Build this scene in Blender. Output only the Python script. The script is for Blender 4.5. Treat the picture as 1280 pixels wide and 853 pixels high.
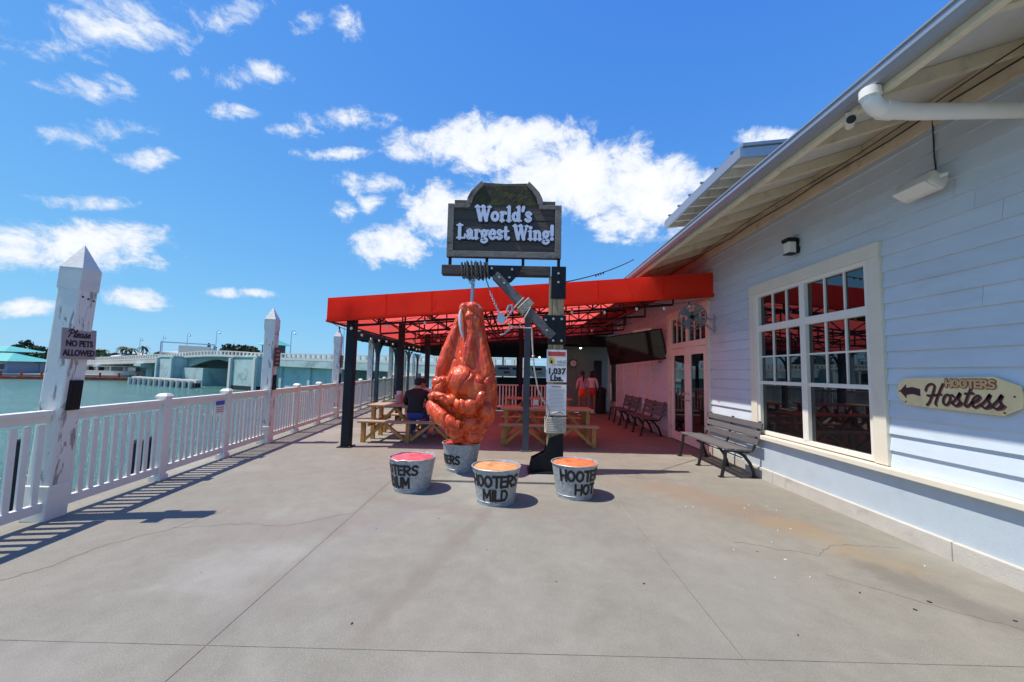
import bpy, bmesh, math, random
from math import sin, cos, pi, radians, atan2, sqrt
from mathutils import Vector, Matrix, noise
random.seed(7)
for o in list(bpy.data.objects):
    bpy.data.objects.remove(o)
scene = bpy.context.scene
COL = scene.collection

# ------------------------------------------------------------------ camera
cam_d = bpy.data.cameras.new('camera')
cam_d.sensor_width = 36.0
cam_d.lens = 36.0 * 500 / 1280
cam_d.clip_start = 0.05
cam_d.clip_end = 2000
cam = bpy.data.objects.new('camera', cam_d)
COL.objects.link(cam)
YAW, PITCH, ROLL, EYE = radians(0.35), math.atan(38 / 500.0), 0.022, 1.55
cam.matrix_world = (Matrix.Translation((0, 0, EYE)) @ Matrix.Rotation(YAW, 4, 'Z') @
                    Matrix.Rotation(pi / 2 + PITCH, 4, 'X') @ Matrix.Rotation(ROLL, 4, 'Z'))
scene.camera = cam
scene.render.resolution_x, scene.render.resolution_y = 1024, 682

# ------------------------------------------------------------------ light
SUN_DIR = Vector((-1.0, -0.15, 1.95)).normalized()      # towards the sun
sun_d = bpy.data.lights.new('sun', 'SUN')
sun_d.energy = 5.0
sun_d.angle = radians(0.53)
sun_d.color = (1.0, 0.93, 0.81)
sun = bpy.data.objects.new('sun', sun_d)
COL.objects.link(sun)
sun.rotation_euler = (-SUN_DIR).to_track_quat('-Z', 'Y').to_euler()
scene.view_settings.view_transform = 'Standard'
scene.view_settings.look = 'None'
scene.view_settings.gamma = 1.0
scene.view_settings.exposure = 0.15
scene.view_settings.use_curve_mapping = False

world = bpy.data.worlds.new('World')
scene.world = world
world.use_nodes = True
wn, wl = world.node_tree.nodes, world.node_tree.links
wn.clear()


def wmath(op, a, b=None, c=None, clamp=False):
    n = wn.new('ShaderNodeMath')
    n.operation = op
    n.use_clamp = clamp
    for i, v in enumerate((a, b, c)):
        if v is None:
            continue
        if isinstance(v, (int, float)):
            n.inputs[i].default_value = v
        else:
            wl.new(v, n.inputs[i])
    return n.outputs[0]


sky = wn.new('ShaderNodeTexSky')
sky.sky_type = 'NISHITA'
sky.sun_disc = False
sky.sun_elevation = math.asin(SUN_DIR.z)
sky.sun_rotation = atan2(SUN_DIR.x, SUN_DIR.y)
sky.air_density = 1.0
sky.dust_density = 0.2
sky.ozone_density = 1.0
# the clear tropical blue of the day: a per-channel grade of the physical sky
ssep = wn.new('ShaderNodeSeparateColor')
wl.new(sky.outputs[0], ssep.inputs[0])
scom = wn.new('ShaderNodeCombineColor')
wl.new(wmath('MULTIPLY', ssep.outputs[0], 0.56), scom.inputs[0])
wl.new(wmath('MULTIPLY', wmath('POWER', ssep.outputs[1], 0.70), 1.53), scom.inputs[1])
wl.new(wmath('MULTIPLY', wmath('POWER', ssep.outputs[2], 0.22), 5.58), scom.inputs[2])
tc = wn.new('ShaderNodeTexCoord')
sep = wn.new('ShaderNodeSeparateXYZ')
wl.new(tc.outputs['Generated'], sep.inputs[0])
AZ = wmath('ARCTAN2', sep.outputs[0], sep.outputs[1])
EL = wmath('ARCSINE', sep.outputs[2])
# fair-weather clouds: centre azimuth, elevation, half width, half height (degrees)
# and body: 1 breaks up into wisps, 2 and more is solid cumulus
CLOUDS = [(-47.2, 31.5, 5.4, 2.9, .95), (-35.1, 31.9, 4.2, 1.7, 1.3), (-44.0, 21.1, 2.5, 1.4, 1.4), (-47.5, 15.6, 4.2, .9, 1.2),
          (-48.2, 11.2, 9.0, 2.6, 1.8), (-43.7, 6.6, 3.4, 1.4, 1.5), (-50.8, 4.8, 2.8, .9, 1.1), (-35.3, 8.5, 3.6, .7, 1.1),
          (-52.5, 26.3, 2.1, 1.5, .9), (-48.8, 25.6, 4.6, 1.2, .85), (-38.2, 36.3, 3.4, 1.8, .75), (-29.8, 38.4, 2.2, 1.2, .75),
          (-25.0, 39.5, 2.6, 1.5, .8), (-47.6, 21.8, 3.4, 1.2, .65), (-21.2, 24.1, 4.8, 1.7, 1.4),
          (-20.5, 21.6, 2.2, 1.5, 1.2), (-24.0, 20.1, 1.9, 1.5, 1.1), (-23.7, 30.5, 6.0, 1.5, .9), (-24.6, 26.8, 4.6, .9, .9),
          (-29.8, 28.0, 3.4, .9, .9), (-14.5, 29.3, 6.8, 2.4, 1.5), (-4.6, 30.3, 9.8, 4.0, 2.2), (-9.5, 21.3, 8.4, 4.6, 2.0),
          (-17.6, 16.6, 5.6, 3.0, 1.5), (6.1, 31.9, 8.4, 2.0, 1.6), (9.5, 26.4, 13.5, 6.2, 2.3), (19.8, 23.4, 9.6, 5.6, 2.3),
          (15.3, 20.3, 6.2, 3.0, 2.0), (32.9, 27.4, 3.6, 1.4, 1.4), (-36.7, 28.1, 2.2, 1.0, .8), (3.0, 25.0, 9.5, 5.2, 1.8), (-42.5, 29.3, 1.4, 1.0, .8)]
best = None
for a, e, w, h, k_ in CLOUDS:
    dx = wmath('MULTIPLY_ADD', AZ, 57.2958 / w, -a / w)
    sl = -math.tan(radians(a)) * sin(radians(e)) * cos(radians(e))      # cloud streets lie across the view of the bay
    dy = wmath('SUBTRACT', wmath('MULTIPLY_ADD', EL, 57.2958 / h, (sl * a - e) / h), wmath('MULTIPLY', AZ, 57.2958 * sl / h))
    q = wmath('MULTIPLY_ADD', dx, dx, wmath('MULTIPLY', dy, dy))
    m = wmath('MULTIPLY_ADD', q, -k_, k_)
    best = m if best is None else wmath('MAXIMUM', best, m)
mp = wn.new('ShaderNodeMapping')
mp.inputs['Scale'].default_value = (1, 1, 1.45)
wob = wn.new('ShaderNodeTexNoise')
wob.inputs['Scale'].default_value = 9.0
wob.inputs['Detail'].default_value = 5
wl.new(tc.outputs['Generated'], wob.inputs['Vector'])
wsc = wn.new('ShaderNodeVectorMath')
wsc.operation = 'MULTIPLY_ADD'
wl.new(wob.outputs['Color'], wsc.inputs[0])
wsc.inputs[1].default_value = (.10, .10, .05)
wl.new(tc.outputs['Generated'], wsc.inputs[2])
wl.new(wsc.outputs[0], mp.inputs[0])


def wnoise(scale, detail, rough, dist=0.0):
    n = wn.new('ShaderNodeTexNoise')
    n.inputs['Scale'].default_value = scale
    n.inputs['Detail'].default_value = detail
    n.inputs['Roughness'].default_value = rough
    n.inputs['Distortion'].default_value = dist
    wl.new(mp.outputs[0], n.inputs['Vector'])
    return n.outputs[0]


N1 = wnoise(13.0, 11, 0.66, 0.1)
N2 = wnoise(3.2, 7, 0.6, 0.2)
N3 = wnoise(40.0, 6, 0.6, 0.2)
# the same scattered clouds go on all round the horizon
away = wmath('GREATER_THAN', wmath('ABSOLUTE', AZ), 1.02)
gen = wmath('MULTIPLY_ADD', N2, 7.0, -4.3)
low = wmath('MULTIPLY_ADD', EL, -0.9, 0.4)
gen = wmath('ADD', gen, low)
best = wmath('MAXIMUM', wmath('MAXIMUM', best, -2.2), wmath('MULTIPLY_ADD', wmath('SUBTRACT', 1.0, away), -9.0, gen))
dens = wmath('ADD', best, wmath('MULTIPLY_ADD', N1, 6.5, -3.5))
dens = wmath('ADD', dens, wmath('MULTIPLY_ADD', N3, 1.2, -0.6))
ramp = wn.new('ShaderNodeMapRange')
ramp.interpolation_type = 'SMOOTHSTEP'
ramp.inputs[1].default_value = -0.35
ramp.inputs[2].default_value = 1.45
ramp.inputs[3].default_value = 0.0
ramp.inputs[4].default_value = 0.97
wl.new(dens, ramp.inputs[0])
above = wmath('GREATER_THAN', EL, 0.0)
alpha = wmath('MULTIPLY', ramp.outputs[0], above)
cl = wn.new('ShaderNodeMix')
cl.data_type = 'RGBA'
cl.inputs[6].default_value = (6.6, 7.4, 8.7, 1)
cl.inputs[7].default_value = (9.6, 9.7, 9.9, 1)
shade = wn.new('ShaderNodeMapRange')
shade.inputs[1].default_value = 0.1
shade.inputs[2].default_value = 2.4
wl.new(dens, shade.inputs[0])
wl.new(shade.outputs[0], cl.inputs[0])
mixs = wn.new('ShaderNodeMix')
mixs.data_type = 'RGBA'
wl.new(alpha, mixs.inputs[0])
hzm = wn.new('ShaderNodeMix')          # the air whitens evenly towards the horizon, all round
hzm.data_type = 'RGBA'
wl.new(wmath('MULTIPLY', wmath('POWER', wmath('SUBTRACT', 1.0, wmath('ABSOLUTE', sep.outputs[2])), 2.2), 0.48), hzm.inputs[0])
wl.new(scom.outputs[0], hzm.inputs[6])
hzm.inputs[7].default_value = (1.9, 5.3, 8.2, 1)
wl.new(hzm.outputs[2], mixs.inputs[6])
wl.new(cl.outputs[2], mixs.inputs[7])
bg = wn.new('ShaderNodeBackground')
bg.inputs['Strength'].default_value = 0.10
wl.new(mixs.outputs[2], bg.inputs['Color'])
wo = wn.new('ShaderNodeOutputWorld')
wl.new(bg.outputs[0], wo.inputs['Surface'])


# ------------------------------------------------------------------ materials
def s2l(c):
    return tuple(((v / 255) / 12.92 if v / 255 <= .04045 else ((v / 255 + .055) / 1.055) ** 2.4) for v in c)


class NT:
    def __init__(s, name):
        s.m = bpy.data.materials.new(name)
        s.m.use_nodes = True
        s.t = s.m.node_tree
        s.p = s.t.nodes['Principled BSDF']
        s.out = s.t.nodes['Material Output']
        s.tc = s.new('ShaderNodeTexCoord')

    def new(s, k):
        return s.t.nodes.new(k)

    def ln(s, a, b):
        s.t.links.new(a, b)

    def math(s, op, a, b=None, c=None, clamp=False):
        n = s.new('ShaderNodeMath')
        n.operation = op
        n.use_clamp = clamp
        for i, v in enumerate((a, b, c)):
            if v is None:
                continue
            if isinstance(v, (int, float)):
                n.inputs[i].default_value = v
            else:
                s.ln(v, n.inputs[i])
        return n.outputs[0]

    def noise(s, scale, detail=5, rough=.55, stretch=(1, 1, 1), dist=0, coord='Object', off=(0, 0, 0)):
        mp = s.new('ShaderNodeMapping')
        mp.inputs['Scale'].default_value = stretch
        mp.inputs['Location'].default_value = off
        s.ln(s.tc.outputs[coord], mp.inputs[0])
        n = s.new('ShaderNodeTexNoise')
        n.inputs['Scale'].default_value = scale
        n.inputs['Detail'].default_value = detail
        n.inputs['Roughness'].default_value = rough
        n.inputs['Distortion'].default_value = dist
        s.ln(mp.outputs[0], n.inputs['Vector'])
        return n.outputs[0]

    def rng(s, v, a, b, c=0., d=1., smooth=False):
        n = s.new('ShaderNodeMapRange')
        if smooth:
            n.interpolation_type = 'SMOOTHSTEP'
        for i, x in enumerate((a, b, c, d)):
            n.inputs[i + 1].default_value = x
        s.ln(v, n.inputs[0])
        return n.outputs[0]

    def mix(s, f, a, b, blend='MIX'):
        n = s.new('ShaderNodeMix')
        n.data_type = 'RGBA'
        n.blend_type = blend
        for i, v in ((0, f), (6, a), (7, b)):
            if isinstance(v, (int, float)):
                n.inputs[i].default_value = v
            elif isinstance(v, tuple):
                n.inputs[i].default_value = (v[0], v[1], v[2], 1)
            else:
                s.ln(v, n.inputs[i])
        return n.outputs[2]

    def bump(s, h, strength=.3, dist=.01):
        n = s.new('ShaderNodeBump')
        n.inputs['Strength'].default_value = strength
        n.inputs['Distance'].default_value = dist
        s.ln(h, n.inputs['Height'])
        s.ln(n.outputs[0], s.p.inputs['Normal'])
        return n


def mat(name, col, rough=.6, var=.12, scale=6, stretch=(1, 1, 1), bump=.15, bscale=40, metal=0., spec=.5,
        dirt=None, dscale=3, dlo=.55, dhi=.75, rand=0., coat=0., emit=None, estr=0.):
    n = NT(name)
    f = n.noise(scale, 6, .6, stretch)
    f = n.rng(f, .25, .75)
    a = tuple(max(0, v * (1 - var)) for v in col)
    b = tuple(min(1, v * (1 + var)) for v in col)
    c = n.mix(f, a, b)
    if rand:
        oi = n.new('ShaderNodeObjectInfo')
        hv = n.new('ShaderNodeHueSaturation')
        n.ln(n.rng(oi.outputs['Random'], 0, 1, 1 - rand, 1 + rand), hv.inputs['Value'])
        n.ln(c, hv.inputs['Color'])
        c = hv.outputs[0]
    if dirt:
        d = n.rng(n.noise(dscale, 8, .65, stretch, .3, off=(3, 5, 9)), dlo, dhi, 0, 1, True)
        c = n.mix(d, c, dirt)
    n.ln(c, n.p.inputs['Base Color'])
    n.p.inputs['Roughness'].default_value = rough
    n.p.inputs['Metallic'].default_value = metal
    n.p.inputs['Specular IOR Level'].default_value = spec
    n.p.inputs['Coat Weight'].default_value = coat
    if emit:
        n.p.inputs['Emission Color'].default_value = (*emit, 1)
        n.p.inputs['Emission Strength'].default_value = estr
    if bump:
        n.bump(n.noise(bscale, 4, .6, stretch), bump, .01)
    return n.m


M = {}
M['white'] = mat('white_vinyl', (.80, .77, .70), .45, .05, 5, bump=.05, dirt=(.5, .47, .42), dscale=5, dlo=.6, dhi=.85)
M['pile'] = mat('piling_paint', (.76, .74, .685), .6, .07, 4, (1, 1, .25), bump=.5, bscale=30,
                dirt=(.30, .29, .27), dscale=11, dlo=.54, dhi=.60)
M['pilecap'] = mat('piling_cap', (.70, .68, .63), .5, .1, 5, bump=.3, dirt=(.25, .24, .23), dscale=9, dlo=.62, dhi=.72)
M['siding'] = mat('siding_paint', (.575, .655, .735), .55, .05, 3, (1, 1, 3), bump=.15, bscale=60, rand=.03,
                  dirt=(.44, .50, .57), dscale=1.5, dlo=.5, dhi=.9)
M['stucco'] = mat('stucco_paint', (.47, .545, .61), .7, .05, 4, bump=.35, bscale=120, dirt=(.40, .47, .54), dscale=2, dlo=.5, dhi=.85)
M['trim'] = mat('cream_trim', (.74, .68, .56), .5, .05, 4, bump=.08, dirt=(.5, .44, .35), dscale=4, dlo=.6, dhi=.85)
M['soffit'] = mat('soffit_paint', (.68, .60, .44), .6, .1, 3, bump=.2, bscale=30, dirt=(.36, .31, .23), dscale=5, dlo=.5, dhi=.8)
M['soffit_panel'] = mat('soffit_panel', (.60, .59, .56), .6, .07, 3, bump=.15, bscale=30, dirt=(.4, .37, .32), dscale=3, dlo=.55, dhi=.85)
M['gutter'] = mat('gutter_metal', (.36, .38, .42), .32, .05, 3, bump=.05, metal=.5, dirt=(.4, .4, .4), dscale=4, dlo=.6, dhi=.9)
M['roof'] = mat('metal_roof', (.30, .34, .38), .4, .1, 3, metal=.6, bump=.05)
M['pvc'] = mat('white_pipe', (.80, .78, .73), .35, .05, 4, bump=.05, dirt=(.45, .38, .28), dscale=6, dlo=.64, dhi=.8)
M['plinth'] = mat('plinth_concrete', (.52, .49, .44), .85, .1, 5, bump=.4, bscale=60, dirt=(.33, .29, .24), dscale=3, dlo=.55, dhi=.8)
M['black'] = mat('black_steel', (.009, .010, .013), .5, .25, 5, bump=.1, bscale=50, spec=.25)
M['post'] = mat('dark_post_paint', (.008, .012, .019), .5, .2, 3, bump=.1, spec=.25)
M['bluepost'] = mat('slate_post_paint', (.065, .088, .108), .5, .15, 3, bump=.12, dirt=(.2, .17, .13), dscale=5, dlo=.62, dhi=.8)
M['iron'] = mat('cast_iron', (.008, .008, .009), .5, .2, 8, bump=.2, bscale=60)
M['slat'] = mat('grey_bench_slat', (.12, .118, .123), .6, .18, 5, (.35, 4, 4), bump=.4, bscale=30, rand=.12,
                dirt=(.22, .20, .19), dscale=4, dlo=.55, dhi=.8)
M['pine'] = mat('treated_pine', (.50, .25, .065), .55, .2, 4, (.5, 3, 3), bump=.25, bscale=30, rand=.12,
                dirt=(.25, .12, .04), dscale=4, dlo=.6, dhi=.8)
M['tabletop'] = mat('weathered_table_board', (.40, .29, .19), .6, .2, 4, (.4, 4, 4), bump=.25, bscale=30, rand=.15)
M['timber'] = mat('weathered_timber', (.40, .30, .17), .85, .45, 5, (6, 6, .5), bump=.8, bscale=25,
                  dirt=(.11, .10, .065), dscale=6, dlo=.5, dhi=.75)
M['timber_h'] = mat('dark_weathered_beam', (.055, .045, .038), .8, .5, 5, (.5, 6, 6), bump=.8, bscale=25,
                    dirt=(.16, .14, .11), dscale=5, dlo=.56, dhi=.75)
M['timber_b'] = mat('grey_weathered_brace', (.13, .125, .125), .8, .4, 4, (1, 1, 1), bump=.7, bscale=25,
                    dirt=(.04, .038, .04), dscale=6, dlo=.5, dhi=.7)
M['signboard'] = mat('dark_sign_board', (.070, .055, .042), .7, .4, 4, (.4, 6, 6), bump=.8, bscale=18,
                     dirt=(.10, .085, .07), dscale=4, dlo=.55, dhi=.8)
M['signframe'] = mat('grey_sign_frame', (.19, .165, .14), .75, .35, 4, (1, 3, 1), bump=.7, bscale=20,
                     dirt=(.05, .045, .04), dscale=6, dlo=.5, dhi=.75)
M['moss'] = mat('mossy_sign_board', (.045, .038, .02), .9, .4, 8, bump=.9, bscale=22,
                dirt=(.075, .075, .015), dscale=8, dlo=.47, dhi=.62)
M['letter'] = mat('pale_raised_letter', (.66, .68, .80), .5, .05, 6, bump=.1)
M['ink'] = mat('black_brush_paint', (.012, .012, .013), .5, .3, 20, bump=.1)
M['bolt'] = mat('galvanised_bolt', (.55, .54, .50), .4, .1, 10, metal=.7, bump=.1)
M['galv'] = mat('galvanised_pipe', (.42, .47, .55), .35, .12, 8, metal=.6, bump=.1)
M['galv_dark'] = mat('dark_fan_blade', (.16, .17, .18), .4, .1, 8, metal=.3, bump=0)
M['rope'] = mat('weathered_rope', (.50, .46, .38), .9, .25, 30, bump=.9, bscale=90)
M['rope_dark'] = mat('dark_old_rope', (.10, .095, .085), .9, .3, 30, bump=.9, bscale=90)
M['cable'] = mat('black_cable', (.03, .03, .03), .6, .2, 6, bump=0)
M['paper'] = mat('laminated_paper', (.78, .77, .74), .4, .04, 4, bump=.05, dirt=(.6, .55, .45), dscale=3, dlo=.6, dhi=.9)
M['redink'] = mat('red_print', (.55, .06, .05), .5, .1, 5, bump=0)
M['greyink'] = mat('grey_print', (.28, .28, .28), .5, .1, 5, bump=0)
M['plate_sign'] = mat('mauve_sign_plate', (.35, .29, .30), .5, .06, 4, bump=.05)
M['brown_sign'] = mat('maroon_sign_plate', (.10, .04, .045), .5, .2, 8, bump=.05)
M['orange'] = mat('orange_paint', (.75, .13, .02), .5, .1, 4, bump=.05)
M['orange_dock'] = mat('orange_plastic', (.45, .06, .02), .5, .2, 1, bump=0, rand=.2)
M['hostess'] = mat('cream_sign_paint', (.82, .66, .36), .5, .05, 5, bump=.1, dirt=(.6, .46, .25), dscale=4, dlo=.5, dhi=.8)
M['plum'] = mat('plum_letter_paint', (.045, .022, .03), .5, .1, 8, bump=0)
M['tan'] = mat('tan_letter_paint', (.62, .40, .20), .5, .05, 8, bump=0)
M['rust'] = mat('rust_letter_paint', (.30, .085, .045), .5, .1, 8, bump=0)
M['screen'] = mat('tv_glass', (.008, .009, .010), .06, .1, 4, bump=0)
M['teal_roof'] = mat('teal_metal_roof', (.10, .42, .38), .5, .08, .5, bump=0)
M['bridge'] = mat('pale_aqua_concrete', (.42, .545, .52), .8, .08, .35, bump=.1, bscale=3, dirt=(.20, .27, .25), dscale=.35, dlo=.48, dhi=.72)
M['bridge_steel'] = mat('aqua_painted_steel', (.20, .33, .31), .6, .1, .4, bump=0)
M['concrete_far'] = mat('pale_bridge_concrete', (.58, .56, .50), .85, .08, .3, bump=.1, bscale=3)
M['housewhite'] = mat('pale_house_wall', (.62, .62, .60), .8, .06, .3, bump=0)
M['housegrey'] = mat('blue_grey_house_wall', (.20, .26, .34), .8, .1, .3, bump=0)
M['darkwin'] = mat('dark_window', (.02, .025, .03), .15, .1, 1, bump=0)
M['bark'] = mat('trunk_bark', (.16, .12, .085), .9, .25, 3, bump=.3, bscale=8)
M['oldpile'] = mat('tarred_pile', (.022, .024, .026), .75, .3, 5, (3, 3, .5), bump=.5, bscale=20)
M['sand'] = mat('shore_ground', (.34, .31, .25), .95, .15, .2, bump=.1, bscale=2)
M['green_wall'] = mat('sage_interior_wall', (.20, .29, .26), .7, .06, 2, bump=.1)
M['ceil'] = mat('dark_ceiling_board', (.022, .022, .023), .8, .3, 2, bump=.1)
M['skin'] = mat('skin', (.48, .27, .19), .55, .06, 8, bump=.05)
M['skin2'] = mat('tan_skin', (.30, .16, .10), .55, .06, 8, bump=.05)
M['jacket'] = mat('black_jacket', (.014, .014, .017), .85, .25, 6, bump=.4, bscale=30)
M['jeans'] = mat('blue_denim', (.05, .08, .17), .85, .2, 12, bump=.3, bscale=60)
M['bluepants'] = mat('bright_blue_shorts', (.03, .07, .32), .8, .15, 8, bump=.2)
M['hair'] = mat('black_hair', (.012, .010, .010), .6, .3, 30, bump=.6, bscale=50)
M['navy'] = mat('navy_cap_cloth', (.02, .022, .045), .8, .2, 8, bump=.2)
M['pinkshirt'] = mat('pink_shirt', (.68, .40, .52), .8, .08, 8, bump=.2)
M['whiteshirt'] = mat('white_shirt', (.7, .68, .68), .8, .08, 8, bump=.2)
M['redshirt'] = mat('red_shirt', (.5, .05, .04), .8, .1, 8, bump=.2)
M['shorts'] = mat('orange_shorts', (.85, .10, .01), .6, .08, 8, bump=.1)
M['shoe'] = mat('white_shoe', (.55, .55, .55), .6, .1, 8, bump=0)
M['trash'] = mat('black_plastic', (.02, .02, .022), .45, .1, 4, bump=.05)
M['redchair'] = mat('dark_red_plastic', (.22, .03, .03), .5, .1, 4, bump=.05)
M['lampglass'] = mat('frosted_lamp_glass', (.75, .74, .70), .25, .03, 4, bump=0)
M['bulb'] = mat('bulb_glass', (.75, .72, .65), .1, .03, 4, bump=0)
M['bulb_on'] = mat('lit_bulb', (.9, .8, .6), .3, 0, 4, bump=0, emit=(1, .82, .55), estr=9)
M['banner'] = mat('white_banner', (.75, .77, .80), .6, .03, 1, bump=0)
M['banner_blue'] = mat('blue_banner_print', (.05, .10, .45), .6, .05, 1, bump=0)
M['yellow'] = mat('yellow_print', (.75, .55, .06), .6, .05, 1, bump=0)
M['pink'] = mat('pink_bucket_plastic', (.62, .30, .30), .5, .1, 5, bump=.05)
M['floodglass'] = mat('flood_diffuser', (.66, .64, .58), .5, .06, 5, bump=.05, dirt=(.45, .40, .32), dscale=4, dlo=.55, dhi=.8)


def leafmat(name, c1, c2):
    n = NT(name)
    f = n.noise(1.4, 3, .6)
    oi = n.new('ShaderNodeObjectInfo')
    c = n.mix(n.rng(f, .3, .7), c1, c2)
    n.ln(c, n.p.inputs['Base Color'])
    n.p.inputs['Roughness'].default_value = .6
    return n.m


M['leaf_dark'] = leafmat('dark_pine_foliage', (.016, .030, .014), (.05, .07, .025))
M['leaf'] = leafmat('shore_foliage', (.025, .05, .018), (.07, .11, .035))
M['frond'] = leafmat('palm_frond', (.03, .05, .02), (.08, .10, .04))

# glass panes: dark room behind, sky and awning mirrored
g = NT('window_glass')
g.p.inputs['Base Color'].default_value = (.006, .007, .009, 1)
g.p.inputs['Roughness'].default_value = .015
g.p.inputs['IOR'].default_value = 1.9
g.bump(g.noise(1.3, 2, .5), .012, .05)
M['glass'] = g.m

# galvanised bucket
g = NT('galvanised_sheet')
v = g.new('ShaderNodeTexVoronoi')
v.inputs['Scale'].default_value = 38
g.ln(g.tc.outputs['Object'], v.inputs['Vector'])
c = g.mix(g.rng(v.outputs['Color'], .2, .8), (.30, .34, .37), (.44, .48, .51))
d = g.rng(g.noise(4, 7, .65, (1, 1, .4)), .55, .75, 0, 1, True)
c = g.mix(d, c, (.55, .57, .57))
oi = g.new('ShaderNodeObjectInfo')
g.ln(c, g.p.inputs['Base Color'])
g.p.inputs['Metallic'].default_value = .35
g.p.inputs['Roughness'].default_value = .5
g.bump(g.noise(9, 4, .6), .15, .02)
M['bucket'] = g.m


def sauce(name, c1, c2):
    n = NT(name)
    f = n.noise(5, 5, .6, dist=1.2)
    c = n.mix(n.rng(f, .35, .65), c1, c2)
    n.ln(c, n.p.inputs['Base Color'])
    n.p.inputs['Roughness'].default_value = .45
    n.bump(n.noise(9, 3, .5, dist=1), .5, .03)
    return n.m


M['sauce_medium'] = sauce('pink_red_sauce_paint', (.56, .04, .06), (.74, .18, .22))
M['sauce_mild'] = sauce('pale_orange_sauce_paint', (.55, .20, .06), (.74, .42, .20))
M['sauce_hot'] = sauce('hot_orange_sauce_paint', (.66, .09, .02), (.84, .28, .11))
M['sauce_red'] = sauce('red_sauce_paint', (.45, .03, .02), (.6, .08, .05))

# wing: glossy painted fibreglass
g = NT('glazed_wing_skin')
a = g.rng(g.noise(3.0, 6, .65, (1, 1, .45), .8), .3, .72)
c = g.mix(a, (.46, .024, .006), (.80, .100, .014))
b = g.rng(g.noise(9, 6, .7, (1, 1, .5), .6, off=(4, 1, 2)), .48, .72, 0, 1, True)
c = g.mix(b, c, (.90, .19, .032))
b2 = g.rng(g.noise(6, 6, .7, (1, 1, .6), .8, off=(8, 3, 5)), .58, .74, 0, 1, True)
c = g.mix(b2, c, (.20, .010, .005))
g.ln(c, g.p.inputs['Base Color'])
g.p.inputs['Roughness'].default_value = .27
g.p.inputs['Coat Weight'].default_value = .35
g.p.inputs['Coat Roughness'].default_value = .07
hh = g.math('ADD', g.noise(34, 5, .65, (1, 1, .6), .5), g.math('MULTIPLY', g.noise(16, 5, .6, (1, 1, .12), .6), 1.6))
g.bump(hh, .55, .014)
M['wing'] = g.m
M['bone'] = mat('grey_bone_paint', (.50, .45, .42), .45, .15, 9, bump=.2)

# awning fabric: light comes through it
g = NT('red_awning_fabric')
f = g.rng(g.noise(2.2, 5, .6), .3, .7)
c = g.mix(f, (.84, .045, .014), (.92, .066, .020))
g.ln(c, g.p.inputs['Base Color'])
g.p.inputs['Roughness'].default_value = .75
g.p.inputs['Specular IOR Level'].default_value = .25
g.bump(g.noise(3, 3, .5), .12, .05)
tr = g.new('ShaderNodeBsdfTranslucent')
tr.inputs['Color'].default_value = (.98, .125, .11, 1)
ms = g.new('ShaderNodeMixShader')
ms.inputs[0].default_value = .60
g.ln(g.p.outputs[0], ms.inputs[1])
g.ln(tr.outputs[0], ms.inputs[2])
g.ln(ms.outputs[0], g.out.inputs['Surface'])
M['awning'] = g.m

# water
g = NT('green_bay_water')
f = g.rng(g.noise(.05, 4, .6, (1, 2.5, 1)), .3, .7)
c = g.mix(f, (.045, .135, .115), (.08, .195, .165))
g.ln(c, g.p.inputs['Base Color'])
g.p.inputs['Roughness'].default_value = .16
g.p.inputs['IOR'].default_value = 1.33
h = g.math('ADD', g.noise(1.1, 6, .62, (1, 2.0, 1)), g.math('MULTIPLY', g.noise(.25, 3, .5, (1, 2.2, 1)), 1.5))
g.bump(h, .85, .4)
M['water'] = g.m

# deck concrete (stains with shapes of their own)
g = NT('deck_concrete')
geo = g.new('ShaderNodeNewGeometry')
POS = geo.outputs['Position']


def gpos(scale, detail, rough, dist=0., off=(0, 0, 0), st=(1, 1, 1)):
    mp_ = g.new('ShaderNodeMapping')
    mp_.inputs['Location'].default_value = off
    mp_.inputs['Scale'].default_value = st
    g.ln(POS, mp_.inputs[0])
    n_ = g.new('ShaderNodeTexNoise')
    for k_, v_ in (('Scale', scale), ('Detail', detail), ('Roughness', rough), ('Distortion', dist)):
        n_.inputs[k_].default_value = v_
    g.ln(mp_.outputs[0], n_.inputs['Vector'])
    return n_.outputs[0]


big = g.rng(gpos(.75, 7, .62, .5), .3, .7)
c = g.mix(big, (.186, .173, .143), (.265, .248, .210))
fine = g.rng(gpos(5, 8, .7, .3), .3, .7)
c = g.mix(.30, c, g.mix(fine, (.145, .134, .111), (.338, .317, .271)))
speck = g.rng(gpos(150, 2, .6), .60, .72)
c = g.mix(g.math('MULTIPLY', speck, .55), c, (.56, .54, .50))
speck = g.rng(gpos(110, 2, .6, off=(5, 5, 5)), .62, .74)
c = g.mix(g.math('MULTIPLY', speck, .6), c, (.13, .12, .11))
grit = g.rng(gpos(130, 3, .7, off=(9, 1, 3)), .3, .7)
c = g.mix(.22, c, g.mix(grit, (.10, .092, .076), (.42, .395, .34)))
blot = g.rng(gpos(1.6, 6, .65, 1.0, (7, 2, 0)), .52, .72, 0, 1, True)
c = g.mix(g.math('MULTIPLY', blot, .22), c, (.20, .175, .16))
pit = g.rng(gpos(.45, 5, .6, .6, (1, 12, 0)), .5, .7, 0, 1, True)
c = g.mix(g.math('MULTIPLY', pit, .25), c, (.44, .43, .415))


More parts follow.
